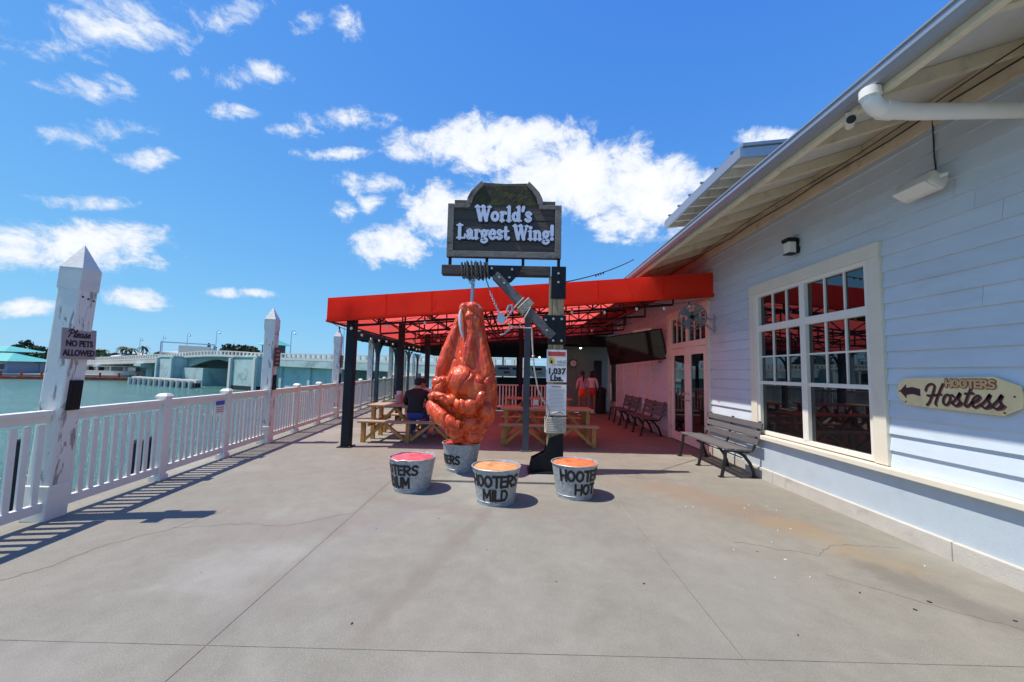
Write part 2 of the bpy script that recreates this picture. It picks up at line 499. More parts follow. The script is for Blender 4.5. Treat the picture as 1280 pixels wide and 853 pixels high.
def streak(c, p0, p1, width, col, amt, nz=.5):
    """soft stain along a segment on the floor, with a ragged edge"""
    d = Vector((p1[0] - p0[0], p1[1] - p0[1], 0))
    L2 = d.length_squared
    sub = g.new('ShaderNodeVectorMath')
    sub.operation = 'SUBTRACT'
    g.ln(POS, sub.inputs[0])
    sub.inputs[1].default_value = (p0[0], p0[1], 0)
    dot = g.new('ShaderNodeVectorMath')
    dot.operation = 'DOT_PRODUCT'
    g.ln(sub.outputs[0], dot.inputs[0])
    dot.inputs[1].default_value = d / L2
    t = g.math('MULTIPLY', dot.outputs['Value'], 1., None, True)
    sc = g.new('ShaderNodeVectorMath')
    sc.operation = 'SCALE'
    sc.inputs[0].default_value = d
    g.ln(t, sc.inputs['Scale'])
    ds = g.new('ShaderNodeVectorMath')
    ds.operation = 'DISTANCE'
    g.ln(sub.outputs[0], ds.inputs[0])
    g.ln(sc.outputs[0], ds.inputs[1])
    e = g.math('ADD', ds.outputs['Value'], g.math('MULTIPLY_ADD', NZ, width * nz * 4, -width * nz * 2))
    m_ = g.rng(e, width, width * .15, 0, amt, True)
    return g.mix(m_, c, col)


NZ = gpos(2.6, 6, .65, .6, (2, 8, 0))
for p0, p1, w, col, am in (
        ((2.2, 5.6), (2.9, 4.3), .55, (.26, .175, .115), .55), ((2.9, 4.3), (3.2, 3.5), .35, (.30, .225, .135), .55),
        ((3.0, 3.4), (3.3, 2.7), .28, (.13, .12, .105), .6), ((1.7, 5.9), (2.6, 5.2), .5, (.27, .2, .15), .45),
        ((-.25, 4.6), (-.85, 2.4), .12, (.20, .165, .14), .6), ((-1.6, 4.9), (-.3, 4.45), .22, (.22, .16, .13), .45),
        ((-2.6, 3.9), (-1.2, 4.3), .45, (.23, .19, .17), .45), ((-1.0, 5.0), (-1.7, 2.6), .22, (.23, .21, .20), .45),
        ((-4.3, 3.7), (-2.9, 4.6), .22, (.24, .2, .17), .45), ((.1, 4.6), (.55, 4.7), .4, (.24, .19, .16), .35),
        ((-1.67, 2.0), (-1.67, 5.4), .10, (.21, .185, .165), .45), ((1.0, 2.2), (2.0, 3.4), .5, (.24, .23, .215), .35)):
    c = streak(c, p0, p1, w, col, am * .8)
g.ln(c, g.p.inputs['Base Color'])
g.p.inputs['Roughness'].default_value = .82
g.p.inputs['Specular IOR Level'].default_value = .35
h = g.math('ADD', gpos(70, 5, .7), g.math('MULTIPLY', gpos(6, 4, .6), 1.5))
g.bump(h, .55, .008)
M['deck'] = g.m
M['joint'] = mat('joint_filler', (.40, .38, .33), .9, .2, 4, bump=.2, dirt=(.12, .105, .09), dscale=1.1, dlo=.47, dhi=.56)
M['crack'] = mat('crack_dirt', (.15, .125, .105), .95, .2, 8, bump=0)


# ------------------------------------------------------------------ mesh helpers
class B:
    """collects faces; build() links them as one mesh object"""

    def __init__(s):
        s.v, s.f, s.mi = [], [], []

    def add(s, vs, fs, mi=0):
        o = len(s.v)
        s.v += [tuple(p) for p in vs]
        s.f += [tuple(i + o for i in f) for f in fs]
        s.mi += [mi] * len(fs)
        return s

    def box(s, c, sz, rot=None, mi=0):
        x, y, z = sz[0] / 2, sz[1] / 2, sz[2] / 2
        vs = [Vector((a * x, b * y, d * z)) for a in (-1, 1) for b in (-1, 1) for d in (-1, 1)]
        if rot is not None:
            vs = [rot @ p for p in vs]
        vs = [p + Vector(c) for p in vs]
        return s.add(vs, [(0, 1, 3, 2), (4, 6, 7, 5), (0, 4, 5, 1), (2, 3, 7, 6), (0, 2, 6, 4), (1, 5, 7, 3)], mi)

    def span(s, a, b, mi=0):
        return s.box([(a[i] + b[i]) / 2 for i in range(3)], [abs(b[i] - a[i]) for i in range(3)], None, mi)

    def bar(s, p0, p1, w, h, up=(0, 0, 1), mi=0):
        p0, p1 = Vector(p0), Vector(p1)
        d = (p1 - p0)
        L = d.length
        d.normalize()
        upv = Vector(up)
        if abs(d.dot(upv)) > .98:
            upv = Vector((0, 1, 0))
        sx = d.cross(upv).normalized()
        uz = sx.cross(d)
        R = Matrix((sx, d, uz)).transposed()
        return s.box((p0 + p1) / 2, (w, L, h), R, mi)

    def cyl(s, p0, p1, r0, r1=None, n=12, caps=True, mi=0):
        r1 = r0 if r1 is None else r1
        p0, p1 = Vector(p0), Vector(p1)
        d = (p1 - p0).normalized()
        a = d.orthogonal().normalized()
        b = d.cross(a)
        vs = []
        for p, r in ((p0, r0), (p1, r1)):
            vs += [p + (a * cos(2 * pi * k / n) + b * sin(2 * pi * k / n)) * r for k in range(n)]
        fs = [(k, (k + 1) % n, n + (k + 1) % n, n + k) for k in range(n)]
        if caps:
            fs += [tuple(range(n - 1, -1, -1)), tuple(range(n, 2 * n))]
        return s.add(vs, fs, mi)

    def tube(s, pts, r, n=8, mi=0, closed=False):
        pts = [Vector(p) for p in pts]
        rs = r if isinstance(r, (list, tuple)) else [r] * len(pts)
        vs, fs = [], []
        prev = None
        for i, p in enumerate(pts):
            d = (pts[min(i + 1, len(pts) - 1)] - pts[max(i - 1, 0)])
            d.normalize()
            if prev is None:
                a = d.orthogonal().normalized()
            else:
                a = (prev - d * prev.dot(d))
                a = a.normalized() if a.length > 1e-5 else d.orthogonal().normalized()
            prev = a
            b = d.cross(a)
            vs += [p + (a * cos(2 * pi * k / n) + b * sin(2 * pi * k / n)) * rs[i] for k in range(n)]
        for i in range(len(pts) - 1):
            fs += [(i * n + k, i * n + (k + 1) % n, (i + 1) * n + (k + 1) % n, (i + 1) * n + k) for k in range(n)]
        fs += [tuple(range(n - 1, -1, -1)), tuple(range((len(pts) - 1) * n, len(pts) * n))]
        return s.add(vs, fs, mi)

    def lathe(s, prof, n=32, mi=0):
        vs, fs = [], []
        for r, z in prof:
            vs += [(r * cos(2 * pi * k / n), r * sin(2 * pi * k / n), z) for k in range(n)]
        for i in range(len(prof) - 1):
            fs += [(i * n + k, i * n + (k + 1) % n, (i + 1) * n + (k + 1) % n, (i + 1) * n + k) for k in range(n)]
        return s.add(vs, fs, mi)

    def ell(s, c, r, nu=12, nv=8, rot=None, mi=0):
        vs = [Vector((0, 0, -r[2]))]
        for j in range(1, nv):
            t = -pi / 2 + pi * j / nv
            vs += [Vector((r[0] * cos(t) * cos(2 * pi * k / nu), r[1] * cos(t) * sin(2 * pi * k / nu), r[2] * sin(t))) for k in range(nu)]
        vs.append(Vector((0, 0, r[2])))
        fs = [(0, 1 + (k + 1) % nu, 1 + k) for k in range(nu)]
        for j in range(nv - 2):
            a = 1 + j * nu
            fs += [(a + k, a + (k + 1) % nu, a + nu + (k + 1) % nu, a + nu + k) for k in range(nu)]
        a = 1 + (nv - 2) * nu
        fs += [(a + k, a + (k + 1) % nu, len(vs) - 1) for k in range(nu)]
        if rot is not None:
            vs = [rot @ p for p in vs]
        return s.add([p + Vector(c) for p in vs], fs, mi)

    def prism(s, poly, f0, f1, mi=0):
        """poly: 2-D outline (ccw); f0/f1 map (u,v) to the two faces"""
        n = len(poly)
        vs = [f0(*p) for p in poly] + [f1(*p) for p in poly]
        fs = [tuple(range(n - 1, -1, -1)), tuple(range(n, 2 * n))] + [(k, (k + 1) % n, n + (k + 1) % n, n + k) for k in range(n)]
        return s.add(vs, fs, mi)

    def mesh(s, name, mats):
        me = bpy.data.meshes.new(name)
        me.from_pydata(s.v, [], s.f)
        for m_ in (mats if isinstance(mats, (list, tuple)) else [mats]):
            me.materials.append(m_)
        if any(s.mi):
            me.polygons.foreach_set('material_index', s.mi)
        me.update()
        return me

    def build(s, name, mats, parent=None, smooth=False, bev=0., norm=True):
        me = s.mesh(name, mats)
        if norm:
            bm = bmesh.new()
            bm.from_mesh(me)
            bmesh.ops.recalc_face_normals(bm, faces=bm.faces)
            bm.to_mesh(me)
            bm.free()
        if smooth:
            me.polygons.foreach_set('use_smooth', [True] * len(me.polygons))
            try:
                me.set_sharp_from_angle(angle=radians(40))
            except Exception:
                pass
        o = bpy.data.objects.new(name, me)
        COL.objects.link(o)
        if parent:
            o.parent = parent
        if bev:
            md = o.modifiers.new('bevel', 'BEVEL')
            md.width = bev
            md.segments = 2
            md.limit_method = 'ANGLE'
        return o


def tag(o, label, cat, group=None):
    o['label'] = label
    o['category'] = cat
    if group:
        o['group'] = group
    return o


def thing(name, label, cat, loc=(0, 0, 0), rz=0., group=None):
    o = bpy.data.objects.new(name, None)
    COL.objects.link(o)
    o.location = loc
    o.rotation_euler = (0, 0, rz)
    o.empty_display_size = .1
    return tag(o, label, cat, group)


def struct(o):
    o['kind'] = 'structure'
    return o


def inst(src, parent=None, loc=(0, 0, 0), rot=(0, 0, 0), name=None, scale=None):
    o = bpy.data.objects.new(name or src.name.split('.')[0], src.data)
    COL.objects.link(o)
    o.parent = parent
    o.location = loc
    o.rotation_euler = rot
    if scale:
        o.scale = scale
    for md in src.modifiers:
        m2 = o.modifiers.new(md.name, md.type)
        if md.type == 'BEVEL':
            m2.width, m2.segments, m2.limit_method = md.width, md.segments, md.limit_method
    return o


def copy_tree(o, parent=None):
    c = o.copy()
    COL.objects.link(c)
    if parent:
        c.parent = parent
    for ch in list(o.children):
        copy_tree(ch, c)
    return c


# ------------------------------------------------------------------ lettering
def cr(pts, n=7):
    """Catmull-Rom through 2-D points"""
    P = [pts[0]] + list(pts) + [pts[-1]]
    out = []
    for i in range(1, len(P) - 2):
        for k in range(n):
            t = k / n
            p = []
            for d in (0, 1):
                a, b, c_, e = P[i - 1][d], P[i][d], P[i + 1][d], P[i + 2][d]
                p.append(.5 * (2 * b + (c_ - a) * t + (2 * a - 5 * b + 4 * c_ - e) * t * t + (3 * b - a - 3 * c_ + e) * t ** 3))
            out.append(tuple(p))
    out.append(tuple(P[-2]))
    return out


def ell2(cx, cy, rx, ry, n=20):
    return [(cx + rx * cos(2 * pi * k / n), cy + ry * sin(2 * pi * k / n)) for k in range(n + 1)]


# glyph = (advance, [ (kind, points, width factor) ])   l = straight pieces, c = curve, o = ring
CAPS = {
    'H': (.72, [('l', [(0, 0), (0, 1)]), ('l', [(.55, 0), (.55, 1)]), ('l', [(0, .48), (.55, .5)])]),
    'O': (.80, [('o', (.3, .5, .3, .46))]),
    'T': (.68, [('l', [(-.05, .97), (.58, .97)]), ('l', [(.27, 0), (.27, .97)])]),
    'E': (.62, [('l', [(0, 0), (0, 1)]), ('l', [(0, .97), (.46, .97)]), ('l', [(0, .5), (.4, .52)]), ('l', [(0, .03), (.48, .03)])]),
    'R': (.70, [('l', [(0, 0), (0, 1)]), ('c', [(0, .97), (.35, .97), (.5, .75), (.35, .52), (0, .48)]), ('l', [(.18, .48), (.52, 0)])]),
    'S': (.66, [('c', [(.5, .85), (.28, .99), (.05, .82), (.12, .58), (.4, .44), (.5, .22), (.28, .01), (0, .12)])]),
    'M': (.92, [('l', [(0, 0), (.06, 1)]), ('l', [(.06, 1), (.37, .3)]), ('l', [(.37, .3), (.68, 1)]), ('l', [(.68, 1), (.74, 0)])]),
    'I': (.26, [('l', [(.04, 0), (.04, 1)])]),
    'L': (.58, [('l', [(0, 0), (0, 1)]), ('l', [(0, .03), (.45, .03)])]),
    'D': (.74, [('l', [(0, 0), (0, 1)]), ('c', [(0, .97), (.35, .93), (.54, .5), (.35, .07), (0, .03)])]),
    'U': (.74, [('c', [(0, 1), (0, .35), (.12, .05), (.27, .01), (.42, .05), (.54, .35), (.54, 1)])]),
}
SERIF = {
    'W': (1.16, [('l', [(.10, 1), (.36, .04)], 1.15), ('l', [(.36, .04), (.58, .9)], .7), ('l', [(.54, 1), (.80, .04)], 1.15), ('l', [(.80, .04), (1.04, 1)], .7),
                 ('l', [(-.04, .96), (.26, .96)], .6), ('l', [(.40, .96), (.70, .96)], .6), ('l', [(.92, .96), (1.14, .96)], .6)]),
    'o': (.68, [('o', (.31, .32, .22, .26))]),
    'r': (.52, [('l', [(.16, 0), (.16, .6)]), ('l', [(.02, .04), (.34, .04)], .55), ('l', [(.02, .6), (.16, .6)], .55), ('c', [(.16, .38), (.28, .58), (.42, .55)])]),
    'l': (.40, [('l', [(.18, 0), (.18, 1)]), ('l', [(.02, .04), (.34, .04)], .55), ('l', [(.02, .96), (.18, .96)], .55)]),
    'd': (.76, [('o', (.28, .31, .19, .25)), ('l', [(.52, .04), (.52, 1)]), ('l', [(.36, .96), (.52, .96)], .55), ('l', [(.52, .04), (.70, .04)], .55)]),
    "'": (.24, [('l', [(.12, .98), (.06, .74)], 1.)]),
    's': (.54, [('c', [(.42, .52), (.25, .62), (.11, .5), (.25, .34), (.41, .18), (.25, .03), (.07, .12)])]),
    'L': (.76, [('l', [(.22, 0), (.22, 1)], 1.1), ('l', [(.02, .96), (.44, .96)], .6), ('l', [(.02, .04), (.64, .04)], .6), ('l', [(.64, .04), (.66, .3)], .6)]),
    'a': (.64, [('c', [(.1, .5), (.26, .62), (.42, .5), (.42, .1), (.56, .03)]), ('c', [(.42, .36), (.2, .32), (.11, .16), (.22, .03), (.42, .14)])]),
    'g': (.64, [('o', (.27, .40, .17, .19)), ('l', [(.42, .55), (.58, .6)], .7), ('c', [(.2, .2), (.12, .08), (.42, 0), (.5, -.13), (.28, -.26), (.06, -.16), (.16, -.02)], .8)]),
    'e': (.62, [('l', [(.1, .34), (.48, .34)], .6), ('c', [(.48, .34), (.44, .56), (.28, .62), (.1, .45), (.1, .2), (.28, .03), (.5, .12)])]),
    't': (.50, [('c', [(.2, .84), (.2, .15), (.3, .03), (.44, .1)]), ('l', [(.03, .58), (.42, .58)], .6)]),
    'i': (.40, [('l', [(.18, 0), (.18, .6)]), ('l', [(.02, .04), (.34, .04)], .55), ('l', [(.02, .6), (.18, .6)], .55), ('l', [(.17, .86), (.19, .86)], 1.2)]),
    'n': (.74, [('l', [(.16, 0), (.16, .6)]), ('l', [(.02, .04), (.3, .04)], .55), ('l', [(.02, .6), (.16, .6)], .55),
                ('c', [(.16, .4), (.32, .6), (.5, .48), (.52, 0)]), ('l', [(.40, .04), (.66, .04)], .55)]),
    'W2': (0, []),
    '!': (.30, [('l', [(.13, 1), (.13, .36)], 1.15), ('l', [(.12, .08), (.14, .08)], 1.2)]),
    ' ': (.34, []),
}
SCRIPT = {
    'H': (1.0, [('c', [(-.12, .66), (-.08, .88), (.12, 1), (.36, .92), (.36, .55), (.26, .1), (.14, -.05)]), ('c', [(.84, 1.02), (.72, .6), (.64, .1), (.70, -.02)]), ('c', [(.06, .42), (.4, .44), (.86, .52)])]),
    'o': (.56, [('o', (.24, .27, .19, .25)), ('c', [(.38, .46), (.5, .5), (.58, .44)])]),
    's': (.54, [('c', [(.0, .12), (.2, .36), (.33, .62), (.3, .38), (.42, .2), (.28, .01), (.08, .08)]), ('c', [(.3, .01), (.46, .06), (.56, .16)])]),
    't': (.46, [('c', [(.3, .86), (.2, .4), (.18, .1), (.3, .02), (.46, .16)]), ('l', [(.06, .6), (.46, .64)])]),
    'e': (.50, [('c', [(.02, .2), (.28, .3), (.38, .48), (.24, .54), (.08, .36), (.1, .12), (.26, .01), (.5, .16)])]),
    'P': (.80, [('c', [(.36, .96), (.28, .5), (.16, 0)]), ('c', [(0, .7), (.1, .98), (.45, 1.02), (.72, .86), (.6, .56), (.28, .46)])]),
    'l': (.34, [('c', [(0, .1), (.22, .6), (.32, .98), (.16, .8), (.1, .2), (.2, .0), (.36, .14)])]),
    'a': (.58, [('o', (.22, .26, .18, .25)), ('c', [(.42, .5), (.38, .15), (.46, .02), (.6, .16)])]),
}


def word(text, font, gap=0.):
    """strokes of a word on the unit grid, and its width"""
    x, out = 0., []
    for ch in text:
        adv, st = font[ch]
        for s_ in st:
            k = s_[0]
            w = s_[2] if len(s_) > 2 else 1.
            if k == 'o':
                pts = ell2(*s_[1])
            elif k == 'c':
                pts = cr(s_[1])
            else:
                pts = list(s_[1])
            out.append(([(p[0] + x, p[1]) for p in pts], w))
        x += adv + gap
    return out, x - gap


def ribbon(b, pts, w, place, t0, t1, mi=0):
    """a brush stroke of width w; place(u,v,h) puts it on its surface, from height t0 to t1"""
    n = len(pts)
    L, R = [], []
    for i, p in enumerate(pts):
        q0, q1 = pts[max(i - 1, 0)], pts[min(i + 1, n - 1)]
        dx, dy = q1[0] - q0[0], q1[1] - q0[1]
        l = math.hypot(dx, dy) or 1e-6
        nx, ny = -dy / l * w / 2, dx / l * w / 2
        L.append((p[0] + nx, p[1] + ny))
        R.append((p[0] - nx, p[1] - ny))

    def cap(p, q):
        a0 = atan2(p[1] - q[1], p[0] - q[0])
        return [(p[0] + w / 2 * cos(a0 + t), p[1] + w / 2 * sin(a0 + t)) for t in (pi / 3, pi / 6, 0, -pi / 6, -pi / 3)]
    closed = math.hypot(pts[0][0] - pts[-1][0], pts[0][1] - pts[-1][1]) < 1e-6
    if not closed:
        e1 = cap(pts[-1], pts[-2])
        e0 = cap(pts[0], pts[1])
        vs2 = []
        for l_, r_ in zip(L, R):
            vs2 += [l_, r_]
        top = [place(u, v, t1) for u, v in vs2]
        bot = [place(u, v, t0) for u, v in vs2]
        m = len(vs2)
        fs = [(2 * i, 2 * i + 1, 2 * i + 3, 2 * i + 2) for i in range(n - 1)]
        for i in range(n - 1):
            fs.append((2 * i, 2 * i + 2, m + 2 * i + 2, m + 2 * i))
            fs.append((2 * i + 1, m + 2 * i + 1, m + 2 * i + 3, 2 * i + 3))
        vs = top + bot
        for e, (a, c_) in ((e1, (2 * n - 2, 2 * n - 1)), (e0, (1, 0))):
            o = len(vs)
            vs += [place(u, v, t1) for u, v in e] + [place(u, v, t0) for u, v in e]
            loop = [a] + list(range(o, o + 5)) + [c_]
            fs.append(tuple(loop))
            low = [m + a] + list(range(o + 5, o + 10)) + [m + c_]
            for k in range(6):
                fs.append((loop[k], low[k], low[k + 1], loop[k + 1]))
        b.add(vs, fs, mi)
    else:
        # recompute the seam so that the ring closes
        q0, q1 = pts[-2], pts[1]
        dx, dy = q1[0] - q0[0], q1[1] - q0[1]
        l = math.hypot(dx, dy)
        nx, ny = -dy / l * w / 2, dx / l * w / 2
        L[0] = L[-1] = (pts[0][0] + nx, pts[0][1] + ny)
        R[0] = R[-1] = (pts[0][0] - nx, pts[0][1] - ny)
        n -= 1
        vs = []
        for l_, r_ in list(zip(L, R))[:n]:
            vs += [place(*l_, t1), place(*r_, t1), place(*l_, t0), place(*r_, t0)]
        fs = []
        for i in range(n):
            a, c_ = 4 * i, 4 * ((i + 1) % n)
            fs += [(a, a + 1, c_ + 1, c_), (a, c_, c_ + 2, a + 2), (a + 1, a + 3, c_ + 3, c_ + 1)]
        b.add(vs, fs, mi)


def write(b, text, font, place, x0, y0, width, height, stroke, t=.006, gap=0., shear=0., grow=0., dt=.0004, jit=0.):
    st, w = word(text, font, gap)
    sx = width / w
    for i, (pts, k) in enumerate(st):
        pts = [(x0 + (p[0]) * sx + shear * p[1] * height, y0 + p[1] * height + (random.uniform(-jit, jit) if jit else 0)) for p in pts]
        ribbon(b, pts, stroke * k + grow, place, 0, t + dt * (i % 7))


def text_part(parent, name, body, m_, size, loc, rot, align='CENTER', bold=0., ext=.0015, sx=1.):
    c_ = bpy.data.curves.new(name, 'FONT')
    c_.body = body
    c_.size = size
    c_.align_x = align
    c_.offset = bold
    c_.extrude = ext
    c_.resolution_u = 3
    t = bpy.data.objects.new(name, c_)
    COL.objects.link(t)
    me = bpy.data.meshes.new_from_object(t)
    bpy.data.objects.remove(t)
    bpy.data.curves.remove(c_)
    me.materials.clear()
    me.materials.append(m_)
    me.name = name
    o = bpy.data.objects.new(name, me)
    COL.objects.link(o)
    o.parent = parent
    o.location = loc
    o.rotation_euler = rot
    o.scale = (sx, 1, 1)
    return o


# ================================================================== THE SETTING
RX = lambda y: -4.57 - .108 * (y - 4.06)          # railing line
RANG = math.atan(.108)
RDIR = Vector((-.108, 1, 0)).normalized()
RNRM = Vector((1, .108, 0)).normalized()          # towards the deck
WATER = -1.75
WALLX = 3.90

b = B()
b.add([(-420, -60, WATER), (60, -60, WATER), (60, 420, WATER), (-420, 420, WATER)], [(0, 1, 2, 3)])
struct(b.build('water', M['water'], norm=False))
b = B()
b.add([(-900, -900, -3.2), (900, -900, -3.2), (900, 900, -3.2), (-900, 900, -3.2)], [(0, 1, 2, 3)])
struct(b.build('ground', M['sand'], norm=False))

deck = struct(B().add([(RX(-8) - .30, -8, -.35), (12, -8, -.35), (12, 36, -.35), (RX(36) - .30, 36, -.35),
                       (RX(-8) - .30, -8, -.0032), (12, -8, -.0032), (12, 36, -.0032), (RX(36) - .30, 36, -.0032)],
                      [(0, 3, 2, 1), (4, 5, 6, 7), (0, 1, 5, 4), (1, 2, 6, 5), (2, 3, 7, 6), (3, 0, 4, 7)]).build('deck', M['joint']))
XJ = [None, -1.67, 1.30, 4.40]
YJ = [-8, -2.6, 2.33, 9.4, 16.2, 23, 36]
for i in range(len(YJ) - 1):
    for j in range(3):
        y0, y1 = YJ[i] + .002, YJ[i + 1] - .002
        xa0 = RX(y0) - .28 if j == 0 else XJ[j] + .002
        xa1 = RX(y1) - .28 if j == 0 else XJ[j] + .002
        xb = XJ[j + 1] - .002
        q = [(xa0, y0), (xb, y0), (xb, y1), (xa1, y1)]
        B().prism(q, lambda u, v: (u, v, -.0028), lambda u, v: (u, v, 0)).build('slab', M['deck'], deck, bev=.0015)
# cracks and debris
def crack(pts, w=.006):
    out = []
    for i in range(len(pts) - 1):
        for k in range(9):
            t = k / 9
            out.append((pts[i][0] + (pts[i + 1][0] - pts[i][0]) * t + random.uniform(-.02, .02), pts[i][1] + (pts[i + 1][1] - pts[i][1]) * t + random.uniform(-.02, .02)))
    out.append(pts[-1])
    b = B()
    for i in range(len(out) - 1):
        ww = w * random.uniform(.5, 1.2)
        p, q = Vector((*out[i], 0)), Vector((*out[i + 1], 0))
        nrm = (q - p).cross(Vector((0, 0, 1))).normalized() * ww / 2
        z = Vector((0, 0, .0012))
        b.add([p - nrm + z, p + nrm + z, q + nrm + z, q - nrm + z], [(0, 1, 2, 3)])
    b.build('crack', M['crack'], deck, norm=False)


crack([(-3.05, 4.4), (-3.2, 3.9), (-3.45, 3.5), (-3.5, 3.05), (-3.75, 2.75), (-3.9, 2.45)], .008)
crack([(-3.2, 3.9), (-2.6, 4.05), (-2.2, 4.0), (-1.7, 4.4)], .006)
crack([(2.1, 3.9), (2.7, 3.65), (3.05, 3.9), (3.6, 3.85)], .006)
crack([(2.5, 3.3), (2.9, 2.95), (3.3, 2.6)], .006)
crack([(1.3, 6.3), (2.2, 6.1), (3.2, 5.9)], .006)
deb = B()
deb.prism([(.016 * cos(t) * (1 + .3 * sin(3 * t)), .01 * sin(t)) for t in [2 * pi * k / 8 for k in range(8)]],
          lambda u, v: (u, v, .0005), lambda u, v: (u, v, .006))
leafbit = deb.build('debris', M['ink'], deck)
leafbit.location = (1.0, 3.1, 0)
leafbit.scale = (.6, .6, .6)
for x, y, s in ((2.75, 2.85, 1.3), (2.95, 2.95, 1.5), (2.55, 3.05, 1.1), (2.2, 3.7, .9), (-.95, 2.55, 1.), (-.75, 4.3, .9), (-.2, 3.6, .6), (-1.3, 4.0, .7),
                (.35, 3.1, .7), (1.75, 2.55, .8), (3.3, 2.75, 1.2), (.6, 2.1, .6), (2.6, 4.6, .7), (1.9, 5.2, .6), (-2.3, 3.1, .5)):
    inst(leafbit, deck, (x, y, 0), (0, 0, random.uniform(0, 6)), scale=(s * .6, s * .6, s * .6))
chip = B()
chip.box((0, 0, .0035), (.022, .012, .006))
chip0 = chip.build('paint_chip', M['white'], deck)
chip0.location = (2.35, 3.55, 0)
for k in range(14):
    inst(chip0, deck, (random.uniform(2.0, 3.5), random.uniform(3.2, 5.2), 0), (0, 0, random.uniform(0, 6)), scale=(random.uniform(.3, .9),) * 3)

# far banks
b = B()
bank = [(-300, 60), (-98, 70.5), (-76, 79), (-74, 92), (-92, 106), (-60, 150), (40, 150), (120, 60), (200, 60), (200, 300), (-300, 300)]
b.prism(bank, lambda u, v: (u, v, -3), lambda u, v: (u, v, -.9))
struct(b.build('far_bank', M['sand']))

# ================================================================== RAILING AND PILINGS
rail = thing('deck_railing', 'long white slatted railing along the water side of the deck', 'railing', (RX(4.06), 4.06, 0), RANG)
# local frame: y along the railing, x towards the deck
KY = 1 / cos(RANG)
PILES = [4.06 + 4.15 * k for k in range(0, 7)]
bal = B().box((0, 0, .53), (.022, .058, .80)).build('baluster', M['white'], rail)
rp = B()
rp.box((0, 0, .545), (.115, .115, 1.09))
rpost = rp.build('railing_post', M['white'], rail, bev=.006)
cp = B()
cp.box((0, 0, 1.105), (.15, .15, .03)).add([(-.07, -.07, 1.12), (.07, -.07, 1.12), (.07, .07, 1.12), (-.07, .07, 1.12), (-.045, -.045, 1.15), (.045, -.045, 1.15), (.045, .045, 1.15), (-.045, .045, 1.15)],
                                           [(0, 1, 5, 4), (1, 2, 6, 5), (2, 3, 7, 6), (3, 0, 4, 7), (4, 5, 6, 7)])
rcap = cp.build('cap', M['white'], rpost, bev=.004)
rbase = B().box((0, 0, .035), (.15, .15, .07)).build('base_trim', M['white'], rpost, bev=.006)
posts_y = []
BAY = 4.15 / 3
bays = []
for k in range(-3, 19):
    bays.append((k * BAY, (k + 1) * BAY, k))
firstb = firstp = True
toprail = botrail = foot = None
for ya, yb, k in bays:
    pa = .104 if k % 3 == 0 else .058
    pb = .104 if (k + 1) % 3 == 0 else .058
    a, e = ya * KY + pa, yb * KY - pb
    t = B()
    t.box((0, (a + e) / 2, 1.045), (.09, e - a, .05))
    t.box((0, (a + e) / 2, .985), (.045, e - a, .07))
    t.build('top_rail', M['white'], rail, bev=.005)
    t = B()
    t.box((0, (a + e) / 2, .135), (.05, e - a, .09))
    t.build('bottom_rail', M['white'], rail, bev=.005)
    n = 10
    for i in range(n):
        y = a + (e - a) * (i + .5) / n
        if firstb:
            bal.location = (0, y, 0)
            firstb = False
        else:
            inst(bal, rail, (random.uniform(-.003, .003), y + random.uniform(-.005, .005), 0), (random.uniform(-.006, .006), random.uniform(-.004, .004), random.uniform(-.05, .05)))
    if k % 3 != 0:
        if firstp:
            rpost.location = (0, ya * KY, 0)
            firstp = False
        else:
            p = inst(rpost, rail, (0, ya * KY, 0))
            inst(rcap, p)
            inst(rbase, p)

PL = ['weathered white piling nearest the camera, holding the no-pets sign', 'second white pointed piling along the railing, beside the bridge pier',
      'third white pointed piling, just left of the red awning corner', 'white piling seen behind the front awning post',
      'white piling fifth along the railing under the bar roof', 'white piling sixth along the railing, far under the bar roof',
      'farthest white piling at the end of the railing']
b = B()
for k, y in enumerate(PILES):
    top = 2.52 if k < 3 else 2.70
    p = thing('piling', PL[k], 'piling', (RX(y), y, 0), RANG, 'white pilings along the railing')
    if k == 0:
        p.location.x -= .06
        p.rotation_euler.y = .045
    b = B()
    b.box((0, 0, (top - 1.6) / 2), (.205, .205, top + 1.6))
    b.build('shaft', M['pile'], p, bev=.012)
    b = B()
    if k < 3:
        b.box((0, 0, top - .12), (.213, .213, .22))
        s_ = .107
        b.add([(-s_, -s_, top - .01), (s_, -s_, top - .01), (s_, s_, top - .01), (-s_, s_, top - .01), (0, 0, top + .25)],
              [(0, 1, 4), (1, 2, 4), (2, 3, 4), (3, 0, 4)])
        b.build('cap', M['pilecap'], p)
    b = B()
    b.box((0, 0, .17), (.228, .228, .34))
    b.build('base_sleeve', M['white'], p, bev=.008)
    for q in range(3):
        b = B()
        b.cyl((.104, -.06 + .06 * q, top - .3 - .012 * q), (.112, -.06 + .06 * q, top - .3 - .012 * q), .009, n=8)
        if k < 3:
            b.build('bolt', M['iron'], p)
    if k < 4:
        b = B()
        b.box((.117, .0, 1.22), (.03, .12, .30))
        b.box((.132, .0, 1.22), (.006, .08, .24))
        bx = b.build('power_box', M['black'], p, bev=.004)

# signs on the pilings
def local(p, q):
    return Matrix.Translation((RX(q), q, 0)) @ Matrix.Rotation(RANG, 4, 'Z') @ Vector(p)


